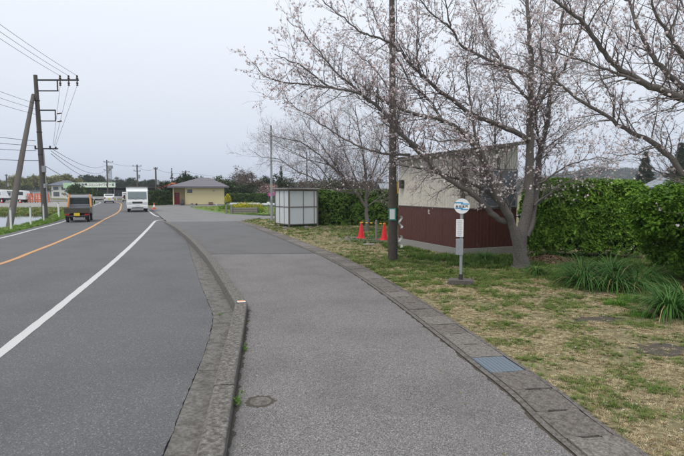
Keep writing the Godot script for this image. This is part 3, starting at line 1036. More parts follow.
const CHERRY_LIMBS := [
	[0.210,0.020,4.54,-0.05,-12.90,4.53,0.21,-12.90,4.50,0.56,-12.90,4.56,1.02,-12.90,4.67,1.65,-12.90,4.68,2.32,-12.90,4.68,3.27,-12.90,4.66,4.25,-12.90,4.66,5.22,-12.90,4.56,6.18,-12.90,4.45,7.36,-12.90,4.30,8.53,-12.90],
	[0.130,0.012,4.52,0.22,-12.80,4.33,0.78,-12.70,4.18,1.19,-12.60,3.95,1.59,-12.50,3.66,2.02,-12.40,3.38,2.74,-12.30,3.06,3.15,-12.20,2.75,3.42,-12.10,2.29,3.64,-12.00,1.74,3.74,-11.90,1.22,3.90,-11.80,0.74,4.13,-11.70,0.22,4.50,-11.60],
	[0.100,0.020,4.46,0.62,-12.80,4.20,1.18,-12.71,3.87,1.31,-12.62,3.57,1.56,-12.53,3.27,1.83,-12.44,2.93,2.05,-12.35,2.40,2.36,-12.26,2.03,2.68,-12.17,1.59,3.09,-12.08,1.18,3.50,-11.99,0.82,3.80,-11.90],
	[0.060,0.008,3.95,1.63,-12.60,3.71,1.88,-12.72,3.27,2.17,-12.83,2.74,2.35,-12.95,2.10,2.53,-13.07,1.58,2.64,-13.18,1.11,2.59,-13.30],
	[0.110,0.020,4.64,0.87,-12.90,4.85,1.39,-13.03,4.98,2.15,-13.15,5.08,2.95,-13.28,5.31,3.88,-13.40,5.46,5.07,-13.53,5.64,5.91,-13.65,5.84,7.10,-13.78,6.01,8.28,-13.90],
	[0.075,0.010,4.66,3.22,-12.90,4.46,3.35,-12.78,3.93,3.56,-12.66,3.43,3.73,-12.54,3.03,3.86,-12.41,2.62,4.14,-12.29,2.26,4.33,-12.17,1.91,4.62,-12.05,1.66,4.80,-11.93,1.33,5.10,-11.81,1.05,5.31,-11.69,0.62,5.42,-11.56,0.37,5.47,-11.44,-0.09,5.79,-11.32,-0.51,6.12,-11.20],
	[0.050,0.010,4.67,4.78,-12.90,4.21,4.94,-12.72,3.69,5.06,-12.55,3.19,5.23,-12.38,2.74,5.39,-12.20,2.47,5.74,-12.03,2.11,5.90,-11.85,1.72,6.21,-11.68,1.30,6.57,-11.50],
	[0.025,0.008,2.44,5.70,-11.90,2.35,6.04,-11.80,2.25,6.65,-11.70],
	[0.050,0.006,1.91,2.92,-11.90,1.34,3.26,-11.73,0.91,3.75,-11.57,0.59,3.99,-11.40,0.28,4.11,-11.23,-0.23,4.18,-11.07,-0.81,4.23,-10.90,-1.32,4.25,-10.73,-1.58,4.34,-10.57,-1.79,4.56,-10.40],
	[0.030,0.006,0.91,3.76,-11.60,0.29,4.26,-11.46,-0.09,4.53,-11.32,-0.47,4.94,-11.18,-0.82,5.33,-11.04,-1.14,5.55,-10.90],
	[0.022,0.006,-0.23,4.19,-11.10,-0.81,4.57,-10.87,-1.08,4.65,-10.63,-1.33,4.71,-10.40],
	[0.035,0.006,1.66,2.88,-12.60,1.11,2.91,-12.74,0.60,3.04,-12.89,0.08,3.30,-13.03,-0.28,3.54,-13.17,-0.82,3.92,-13.31,-1.29,4.22,-13.46,-1.56,4.68,-13.60],
	[0.030,0.008,1.89,4.59,-11.90,1.75,4.77,-12.03,1.74,5.35,-12.15,1.77,5.95,-12.28,1.69,6.81,-12.40],
	[0.035,0.008,2.29,3.61,-12.00,2.05,4.11,-12.13,1.65,4.48,-12.27,1.33,5.09,-12.40,1.03,5.59,-12.53,0.72,6.34,-12.67,0.48,6.97,-12.80],
	[0.045,0.010,4.67,3.76,-12.90,4.95,4.34,-12.72,5.23,4.78,-12.54,5.44,5.31,-12.36,5.57,5.94,-12.18,5.62,6.77,-12.00],
	[0.030,0.006,4.89,2.15,-12.90,5.10,2.32,-12.76,5.38,2.56,-12.62,5.70,2.70,-12.48,6.07,2.79,-12.34,6.38,2.73,-12.20],
	[0.030,0.006,4.80,1.65,-12.90,5.17,1.87,-13.08,5.62,2.15,-13.26,6.08,2.34,-13.44,6.55,2.45,-13.62,7.11,2.61,-13.80],
	[0.030,0.006,4.70,2.65,-12.90,5.12,3.03,-13.05,5.55,3.35,-13.20,6.12,3.67,-13.35,6.71,3.84,-13.50],
	[0.040,0.010,4.63,4.25,-12.90,4.32,4.64,-13.04,3.98,5.29,-13.18,3.70,5.94,-13.32,3.42,6.66,-13.46,3.28,7.65,-13.60],
	[0.035,0.008,3.35,2.73,-12.20,3.14,3.45,-12.32,3.06,4.17,-12.44,2.98,4.90,-12.56,3.09,5.64,-12.68,3.25,6.38,-12.80],
	[0.030,0.006,3.04,3.14,-12.10,2.57,3.16,-11.80,2.18,3.11,-11.50,1.69,3.14,-11.20],
	[0.050,0.008,4.25,1.18,-12.80,4.04,2.03,-12.90,3.93,2.78,-13.00,3.86,3.54,-13.10,3.93,4.30,-13.20,3.81,5.07,-13.30],
	[0.030,0.006,3.67,1.93,-12.40,3.37,2.51,-12.60,2.97,2.82,-12.80,2.59,3.08,-13.00,2.24,3.42,-13.20],
	[0.035,0.008,5.06,2.94,-13.20,4.83,4.02,-13.02,4.92,4.84,-12.85,4.78,5.63,-12.68,4.81,6.51,-12.50],
	[0.028,0.006,1.33,3.26,-11.70,1.23,3.66,-11.88,1.11,4.22,-12.06,0.89,4.71,-12.24,0.47,5.14,-12.42,0.07,5.50,-12.60],
]
const SIDE_CHERRY_LIMBS := [
	[0.170,0.030,7.13,-0.36,-8.60,7.07,0.49,-8.64,6.95,1.34,-8.68,6.83,2.02,-8.71,6.70,2.69,-8.75,6.64,3.36,-8.79,6.54,4.20,-8.82,6.48,5.20,-8.86,6.37,6.51,-8.90],
	[0.075,0.008,6.88,1.85,-8.70,6.45,1.90,-8.77,6.15,2.05,-8.84,5.86,2.36,-8.91,5.48,2.78,-8.98,5.03,3.03,-9.05,4.63,3.33,-9.12,4.11,3.65,-9.19,3.70,4.05,-9.26,3.44,4.22,-9.33,3.25,4.35,-9.40],
	[0.085,0.012,6.82,2.44,-8.80,6.25,3.35,-8.72,5.67,3.54,-8.64,5.22,3.65,-8.56,4.84,3.78,-8.48,4.41,4.00,-8.40,4.09,4.26,-8.32,3.77,4.61,-8.24,3.50,4.78,-8.16,3.24,4.91,-8.08,2.92,5.18,-8.00],
	[0.075,0.015,6.81,2.53,-8.80,6.27,3.34,-8.86,5.84,3.76,-8.91,5.54,4.05,-8.97,5.32,4.40,-9.03,5.10,4.81,-9.09,4.99,5.30,-9.14,4.92,5.99,-9.20],
	[0.060,0.012,6.72,3.03,-8.80,6.14,3.68,-8.70,5.61,4.24,-8.60,5.27,4.53,-8.50,4.97,4.86,-8.40,4.80,5.22,-8.30],
	[0.025,0.005,4.68,3.72,-8.20,4.22,3.90,-8.30,3.67,4.14,-8.40,3.29,4.28,-8.50,2.92,4.43,-8.60],
	[0.018,0.005,4.82,3.31,-9.20,4.84,3.67,-9.30,4.66,3.99,-9.40,4.62,4.42,-9.50,4.53,4.84,-9.60],
	[0.020,0.006,5.56,4.06,-9.00,5.74,4.53,-9.13,5.88,5.00,-9.27,6.08,5.56,-9.40],
	[0.020,0.006,4.96,5.28,-9.10,4.73,5.41,-9.25,4.58,5.65,-9.40],
	[0.018,0.005,5.27,4.38,-8.95,5.15,4.34,-9.06,4.94,4.54,-9.17,4.76,4.83,-9.28,4.60,5.15,-9.39,4.50,5.43,-9.50],
	[0.016,0.004,5.43,2.77,-8.90,5.19,2.68,-9.00,4.93,2.63,-9.10,4.70,2.67,-9.20],
	[0.018,0.004,6.12,2.05,-8.80,5.82,2.16,-8.93,5.49,2.37,-9.05,5.29,2.55,-9.18,5.24,2.61,-9.30],
	[0.016,0.004,5.58,3.51,-8.50,5.45,3.37,-8.60,5.24,3.32,-8.70,5.05,3.23,-8.80,4.91,3.08,-8.90],
	[0.040,0.010,6.65,3.37,-8.80,6.19,4.09,-9.05,6.15,4.84,-9.30,6.11,5.45,-9.55,6.10,6.07,-9.80],
]
const BACK_CHERRY_LIMBS := [
	[0.120,0.015,1.22,-0.10,-25.00,1.22,0.59,-25.00,1.17,1.32,-25.00,1.16,2.53,-25.00,0.97,3.98,-25.00,0.77,5.17,-25.00,0.62,6.12,-25.00],
	[0.075,0.010,1.17,1.22,-25.00,0.73,1.86,-24.89,0.14,2.53,-24.77,-0.57,3.24,-24.66,-1.28,3.85,-24.54,-1.98,4.31,-24.43,-2.91,4.48,-24.31,-3.73,4.79,-24.20],
	[0.045,0.008,0.73,1.86,-24.90,-0.34,2.05,-25.02,-1.17,2.54,-25.13,-2.15,2.93,-25.25,-3.04,3.52,-25.37,-3.94,3.67,-25.48,-4.36,3.93,-25.60],
	[0.040,0.008,0.14,2.53,-24.80,-0.82,3.98,-25.03,-1.56,4.96,-25.27,-2.06,5.86,-25.50],
	[0.050,0.008,0.97,1.81,-25.00,0.39,3.27,-25.20,-0.10,4.49,-25.40,-0.49,5.59,-25.60,-0.59,6.50,-25.80],
	[0.050,0.008,1.17,1.56,-25.00,1.76,2.54,-25.15,2.35,3.51,-25.30,2.85,4.50,-25.45,3.25,5.49,-25.60],
	[0.045,0.008,1.17,2.05,-25.00,1.63,3.25,-24.80,1.90,4.42,-24.60,2.02,5.56,-24.40],
	[0.040,0.008,1.17,1.22,-25.00,2.03,1.81,-24.87,2.79,2.14,-24.73,3.49,2.52,-24.60],
	[0.030,0.006,-0.57,3.24,-24.60,-1.51,3.46,-24.40,-2.43,3.82,-24.20,-3.34,4.27,-24.00],
	[0.030,0.006,-0.34,2.05,-25.10,-1.08,3.13,-25.33,-2.08,3.77,-25.55,-2.84,4.19,-25.77,-3.36,4.55,-26.00],
]

# ---------------------------------------------------------------- trees and shrubs
func leaf_cluster(leaves: int, radius: float, size: float) -> ArrayMesh:
	var mb := MB.new()
	mb.tinted = true
	for i in leaves:
		var dir := Vector3(rng.randfn(), rng.randfn() + 0.35, rng.randfn()).normalized()
		var foot := dir * radius * rng.randf_range(0.1, 0.7)
		var up := (dir * 0.5 + Vector3.UP * 0.75 + Vector3(rng.randfn(), rng.randfn(), rng.randfn()) * 0.4).normalized()     # blades turn to the light
		var out := (dir + Vector3(rng.randfn(), rng.randfn(), rng.randfn()) * 0.6)
		out = (out - up * out.dot(up)).normalized()
		var side := out.cross(up)
		var l := size * rng.randf_range(0.7, 1.2)
		var w := l * 0.3
		var tip := foot + out * l - up * l * 0.12
		var mid := foot + out * l * 0.5
		var k := rng.randf_range(0.72, 1.25)
		mb.tint = Color(k, k, k * 0.95)
		mb.tri(foot, mid + side * w + up * w * 0.3, tip, up)
		mb.tri(foot, tip, mid - side * w + up * w * 0.3, up)
	return mb.mesh(M.leaf if size < 0.6 else M.far_leaf)

func limb_points(row: Array) -> PackedVector3Array:
	var raw: Array[Vector3] = []
	for i in range(2, row.size(), 3):
		raw.append(Vector3(row[i], row[i + 1], row[i + 2]))
	var out := PackedVector3Array()
	for i in raw.size() - 1:
		var a: Vector3 = raw[maxi(i - 1, 0)]
		var b: Vector3 = raw[i]
		var c: Vector3 = raw[i + 1]
		var e: Vector3 = raw[mini(i + 2, raw.size() - 1)]
		for k in 4:
			out.append(b.cubic_interpolate(c, a, e, k / 4.0))
	out.append(raw[raw.size() - 1])
	for i in range(1, out.size() - 1):
		out[i] += Vector3(rng.randfn(), rng.randfn(), rng.randfn()) * 0.012
	return out

var buds: Array = []

func sprout(mb: MB, p: Vector3, dir: Vector3, length: float, r: float, level: int, bloom: float) -> void:
	var segs := 4 if level < 2 else 3
	var pts := PackedVector3Array([p])
	var rad := PackedFloat32Array([r])
	var q := p
	var t := dir
	for i in segs:
		t = (t + Vector3(rng.randfn(), rng.randfn() + 0.12, rng.randfn()) * 0.17).normalized()
		q += t * length / segs
		pts.append(q)
		rad.append(maxf(r * (1.0 - 0.8 * (i + 1) / segs), 0.0016))
	mb.tube(pts, rad, 3 if level > 0 else 5, false)
	var n := 0
	if level < 2:
		n = int(length / (0.15 if level == 0 else 0.12)) + 1
	for i in n:
		var f := rng.randf_range(0.12, 1.0) * segs
		var k := mini(int(f), segs - 1)
		var at := pts[k].lerp(pts[k + 1], f - k)
		var along := (pts[k + 1] - pts[k]).normalized()
		var side := along.cross(Vector3(rng.randfn(), rng.randfn(), rng.randfn())).normalized()
		var d := (along * rng.randf_range(0.5, 1.1) + side * rng.randf_range(0.5, 1.0) + Vector3.UP * 0.15).normalized()
		sprout(mb, at, d, length * rng.randf_range(0.28, 0.55), maxf(rad[k] * 0.55, 0.002), level + 1, bloom)
	if level >= 1:
		for i in segs:
			if rng.randf() < bloom:
				buds.append(pts[i + 1])

func cherry(limbs: Array, label: String, sd: int, spacing: float, bloom: float, twig_len: float, base: Vector3, sides := 9) -> Node3D:
	rng.seed = sd
	var o := thing("cherry_tree", label, "tree", base)
	var tw := MB.new()
	buds = []
	for k in limbs.size():
		var row: Array = limbs[k]
		var pts := limb_points(row)
		for i in pts.size():
			pts[i] -= base
		var rad := PackedFloat32Array()
		for i in pts.size():
			var f := float(i) / (pts.size() - 1)
			var r: float = lerpf(row[0], row[1], pow(f, 0.8))
			if k == 0 and pts[i].y < 0.35:
				r *= 1.0 + 0.32 * pow(maxf(0.0, 0.35 - pts[i].y) / 0.35, 1.6)       # root flare
			rad.append(r * rng.randf_range(0.94, 1.07))
		var mb := MB.new()
		mb.tube(pts, rad, sides if k < 3 else 7)
		part(o, "trunk" if k == 0 else "limb", mb, M.bark)
		# side shoots
		var walked := 0.0
		var next := 0.3
		for i in pts.size() - 1:
			walked += pts[i].distance_to(pts[i + 1])
			while walked > next:
				next += spacing * rng.randf_range(0.6, 1.4)
				if pts[i].y < 1.5 or rad[i] > 0.1:
					continue
				var along := (pts[i + 1] - pts[i]).normalized()
				var side := along.cross(Vector3(rng.randfn(), rng.randfn(), rng.randfn())).normalized()
				var d := (along * rng.randf_range(0.35, 0.9) + side * rng.randf_range(0.6, 1.0) + Vector3.UP * 0.3).normalized()
				var f := float(i) / pts.size()
				sprout(tw, pts[i], d, twig_len * rng.randf_range(0.4, 1.15) * (1.0 - 0.35 * f), clampf(rad[i] * 0.45, 0.004, 0.014), 0, bloom)
	var ob := part(o, "twigs", tw, M.twig)
	ob.set_meta("kind", "stuff")
	var xs := []
	var cs := PackedColorArray()
	for b in buds:
		var s := rng.randf_range(0.0095, 0.017)
		var pink := rng.randf()
		if pink < 0.6:
			s *= 1.75
		xs.append(Transform3D(Basis.from_euler(Vector3(rng.randf() * TAU, rng.randf() * TAU, 0)) * Basis.from_scale(Vector3.ONE * s), b))
		var k := rng.randf_range(0.85, 1.1)
		if pink < 0.6:
			cs.append(Color(0.84 * k, 0.76 * k, 0.78 * k))
		elif pink < 0.92:
			cs.append(Color(0.62 * k, 0.42 * k, 0.45 * k))
		else:
			cs.append(Color(0.3 * k, 0.13 * k, 0.13 * k))
	scatter(o, "blossom", M.blossom_mesh, xs, cs)
	return o

func blossom_shape() -> ArrayMesh:
	var mb := MB.new()
	mb.tinted = true
	for f in 2:
		var c := Vector3(rng.randfn(), rng.randfn(), rng.randfn()).normalized() * 0.5
		var up := (c + Vector3(rng.randfn(), rng.randfn(), rng.randfn()) * 0.3).normalized()
		var ax := up.cross(Vector3(0.3, 0.2, 0.9)).normalized()
		var ay := up.cross(ax)
		for p in 5:
			var a := TAU * p / 5
			var o := ax * cos(a) + ay * sin(a)
			var s := o.cross(up) * 0.45
			mb.tri(c, c + o * 0.75 + s + up * 0.2, c + o + up * 0.3, up)
			mb.tri(c, c + o + up * 0.3, c + o * 0.75 - s + up * 0.2, up)
	return mb.mesh(M.petal)

func leaf_box(o: Node3D, called: String, mesh: Mesh, size: Vector3, count: int, scale_: float, colours: Array, bulge: float, sd: int, lift := 0.0) -> void:
	# leaf sprays through the outer skin of a box-shaped hedge with a wavy, lumpy face
	rng.seed = sd
	var f := FastNoiseLite.new()
	f.seed = sd
	f.frequency = 0.9
	f.fractal_octaves = 3
	var xs := []
	var cs := PackedColorArray()
	var h := size * 0.5
	var faces := [size.x * size.y, size.x * size.y, size.x * size.z, size.y * size.z, size.y * size.z]
	var total := 0.0
	for a in faces:
		total += a
	for i in count:
		var pick := rng.randf() * total
		var k := 0
		while pick > faces[k]:
			pick -= faces[k]
			k += 1
		var p := Vector3(rng.randf_range(-h.x, h.x), rng.randf_range(lift, size.y), rng.randf_range(-h.z, h.z))
		var o_ := Vector3.ZERO
		match k:
			0: p.z = h.z; o_ = Vector3.BACK
			1: p.z = -h.z; o_ = Vector3.FORWARD
			2: p.y = size.y; o_ = Vector3.UP
			3: p.x = -h.x; o_ = Vector3.LEFT
			4: p.x = h.x; o_ = Vector3.RIGHT
		var lump := f.get_noise_3d(p.x, p.y, p.z)
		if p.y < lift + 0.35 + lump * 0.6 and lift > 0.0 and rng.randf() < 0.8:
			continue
		p += o_ * (lump * bulge - rng.randf() * rng.randf() * 0.35)
		# corners are rounded off
		var ty := clampf((p.y - size.y + 0.3) / 0.3, 0, 1)
		p.z -= signf(p.z) * ty * ty * 0.16
		p.x -= signf(p.x) * (ty * ty * 0.16 if absf(p.x) > h.x - 0.3 else 0.0)
		var s := scale_ * rng.randf_range(0.7, 1.3)
		var face := (o_ * 0.75 + Vector3.UP * 0.5 + Vector3(rng.randfn(), rng.randfn(), rng.randfn()) * 0.3).normalized()
		xs.append(Transform3D(Basis(Quaternion(Vector3.UP, face)) * Basis(Vector3.UP, rng.randf() * TAU) * Basis.from_scale(Vector3.ONE * s), p))
		var c: Array = colours[rng.randi() % colours.size()]
		var q := rng.randf_range(0.8, 1.2)
		cs.append(Color(c[0] * q, c[1] * q, c[2] * q))
	scatter(o, called, mesh, xs, cs)

func hedge(label: String, at: Vector3, turn: float, size: Vector3, count: int, colours: Array, sd: int, mesh: Mesh, lift := 0.0) -> Node3D:
	var o := thing("hedge", label, "hedge", at, turn)
	var mb := MB.new()
	for i in int(size.x / 0.45):               # stems and inner branches
		var x := -size.x / 2 + 0.25 + i * 0.45 + rng.randf_range(-0.1, 0.1)
		var z := rng.randf_range(-0.15, 0.15)
		mb.tube(PackedVector3Array([Vector3(x, -0.05, z), Vector3(x + 0.05, size.y * 0.3, z * 0.5), Vector3(x - 0.05, size.y * 0.8, z)]), PackedFloat32Array([0.035, 0.028, 0.012]), 6)
		for k in 10:
			var y := rng.randf_range(0.2, 0.85) * size.y
			var a := rng.randf() * TAU
			mb.rod(Vector3(x, y, z), Vector3(x + cos(a) * 0.4, y + 0.25, z + sin(a) * size.z * 0.42), 0.012, 4, 0.004)
	part(o, "stems", mb, M.twig)
	mb = MB.new()                               # old wood and leaves in the middle, as sheets with shade painted in
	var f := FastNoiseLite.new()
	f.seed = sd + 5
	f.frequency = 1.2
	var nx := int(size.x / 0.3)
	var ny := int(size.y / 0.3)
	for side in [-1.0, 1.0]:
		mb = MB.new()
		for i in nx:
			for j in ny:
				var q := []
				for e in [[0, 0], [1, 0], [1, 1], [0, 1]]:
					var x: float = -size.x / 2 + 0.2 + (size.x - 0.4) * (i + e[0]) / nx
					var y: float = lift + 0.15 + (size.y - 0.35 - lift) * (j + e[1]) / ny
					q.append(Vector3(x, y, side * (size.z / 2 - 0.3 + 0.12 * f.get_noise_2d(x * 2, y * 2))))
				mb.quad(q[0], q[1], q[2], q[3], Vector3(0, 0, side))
		part(o, "shade_core", mb, M.shade_leaf)
	leaf_box(o, "leaves", mesh, size, count, 1.0, colours, 0.15, sd, lift)
	return o

func strap_plant(mesh_list: Array, label: String, at: Vector3, s: float) -> void:
	var o := thing("strap_leaved_plant", label, "plant", at, rng.randf() * TAU, "strap-leaved plants in front of the hedge")
	var p := piece(o, "leaves", mesh_list[rng.randi() % mesh_list.size()], Transform3D(Basis.from_scale(Vector3(s, s, s)), Vector3.ZERO))
	p.set_meta("kind", "stuff")

func strap_mesh(blades: int) -> ArrayMesh:
	var mb := MB.new()
	mb.tinted = true
	for i in blades:
		var a := rng.randf() * TAU
		var dir := Vector3(cos(a), 0, sin(a))
		var foot := dir * 0.16 * rng.randf()
		var l := rng.randf_range(0.55, 1.0)
		var bend := rng.randf_range(0.8, 2.1)
		var side := dir.cross(Vector3.UP) * rng.randf_range(0.01, 0.017)
		var p := foot
		var k := rng.randf_range(0.7, 1.3)
		mb.tint = Color(0.06 * k, 0.15 * k, 0.03 * k) if rng.randf() < 0.95 else Color(0.3 * k, 0.25 * k, 0.1 * k)
		var elev := rng.randf_range(0.85, 1.45)
		for s in 5:
			var q := p + (dir * cos(elev) + Vector3.UP * sin(elev)) * l / 5
			elev -= bend * 0.34
			var w0 := 1.0 - s / 5.5
			var w1 := 1.0 - (s + 1) / 5.5
			mb.quad(p - side * w0, p + side * w0, q + side * w1, q - side * w1, Vector3.UP + dir * 0.2)
			p = q
	return mb.mesh(M.leaf)

func far_tree(kind: String, label: String, at: Vector3, height: float, width: float, colours: Array, group: String) -> Node3D:
	# kind: round, tall (conifer), bare, bamboo
	var o := thing({"round": "broadleaf_tree", "cone": "conifer_tree", "bare": "bare_tree", "bamboo": "bamboo_clump", "bush": "round_bush", "pink": "blossoming_tree"}[kind], label, "bush" if kind == "bush" else "tree", at, rng.randf() * TAU, group)
	var mb := MB.new()
	var foot := 0.0 if kind == "bush" else height * 0.18
	mb.tube(PackedVector3Array([Vector3(0, -0.1, 0), Vector3(0.1, height * 0.35, 0), Vector3(-0.05, height * (0.6 if kind != "cone" else 0.93), 0.05)]), PackedFloat32Array([height * 0.03 + 0.05, height * 0.02 + 0.03, 0.03]), 7)
	if kind != "cone" and kind != "bush":
		for i in 16 if kind == "bare" or kind == "pink" else 6:
			var y := rng.randf_range(0.25, 0.6) * height
			var a := rng.randf() * TAU
			var e := Vector3(cos(a) * width * 0.42, rng.randf_range(0.7, 0.97) * height, sin(a) * width * 0.42) * Vector3(rng.randf_range(0.4, 1), 1, rng.randf_range(0.4, 1))
			var b := Vector3(0.03, y, 0)
			var m := b.lerp(e, 0.5) + Vector3(e.x, 0, e.z) * 0.16
			mb.tube(PackedVector3Array([b, m, e]), PackedFloat32Array([0.02 * height * 0.6 + 0.02, 0.035, 0.015]), 4, false)
			if kind == "bare":
				for k in 9:
					var s := m.lerp(e, rng.randf())
					mb.tube(PackedVector3Array([s, s + Vector3(rng.randfn(), absf(rng.randfn()) + 0.5, rng.randfn()) * height * 0.08]), PackedFloat32Array([0.03, 0.012]), 3, false)
	part(o, "trunk", mb, M.twig)
	var xs := []
	var cs := PackedColorArray()
	var n := int(clampf(height * width * 9.0, 160, 620))
	if kind == "cone":
		n = int(n * 1.7)
	if kind == "bare":
		n = int(n * 0.3)
	var lobes := []
	for i in 9:
		var a := rng.randf() * TAU
		lobes.append([Vector3(cos(a) * width * 0.28, foot + (height - foot) * rng.randf_range(0.3, 0.78), sin(a) * width * 0.28), width * rng.randf_range(0.2, 0.32)])
	for i in n:
		var p: Vector3
		var s := width * 0.085
		if kind == "cone":
			var t := pow(rng.randf(), 1.5)
			var r := width * 0.5 * (1.0 - t) * (0.75 + 0.25 * sin(t * 40.0)) * sqrt(rng.randf_range(0.35, 1))
			var a := rng.randf() * TAU
			p = Vector3(cos(a) * r, foot * 0.6 + t * (height - foot * 0.6), sin(a) * r)
			s = width * 0.09 * (1.2 - 0.6 * t)
		else:
			var lo: Array = lobes[rng.randi() % lobes.size()]
			var d: Vector3 = Vector3(rng.randfn(), rng.randfn() * 0.8, rng.randfn()).normalized() * lo[1] * pow(rng.randf_range(0.2, 1.15), 0.5)
			p = lo[0] + d
			if kind == "bush":
				p.y = absf(p.y)
			s = float(lo[1]) * 0.36
		s = minf(s, 0.75)
		xs.append(Transform3D(Basis.from_euler(Vector3(rng.randf_range(-0.5, 0.5), rng.randf() * TAU, 0)) * Basis.from_scale(Vector3(s, s * (0.8 if kind != "bamboo" else 1.3), s) * rng.randf_range(0.7, 1.4)), p))
		var c: Array = colours[rng.randi() % colours.size()]
		var q := rng.randf_range(0.75, 1.25)
		cs.append(Color(c[0] * q, c[1] * q, c[2] * q))
	scatter(o, "crown", M.clump_mesh if kind != "bare" and kind != "pink" else M.spray_mesh, xs, cs)
	return o

const DARK_GREEN := [[0.028, 0.05, 0.02], [0.04, 0.065, 0.024], [0.05, 0.075, 0.03]]
const MID_GREEN := [[0.05, 0.085, 0.025], [0.075, 0.115, 0.03], [0.04, 0.07, 0.02]]
const YELLOW_GREEN := [[0.23, 0.25, 0.07], [0.3, 0.29, 0.1], [0.15, 0.18, 0.05], [0.17, 0.15, 0.07]]
const BROWN_TWIGS := [[0.12, 0.095, 0.08], [0.16, 0.13, 0.115]]
const PINK := [[0.42, 0.3, 0.32], [0.5, 0.38, 0.4], [0.25, 0.17, 0.17]]

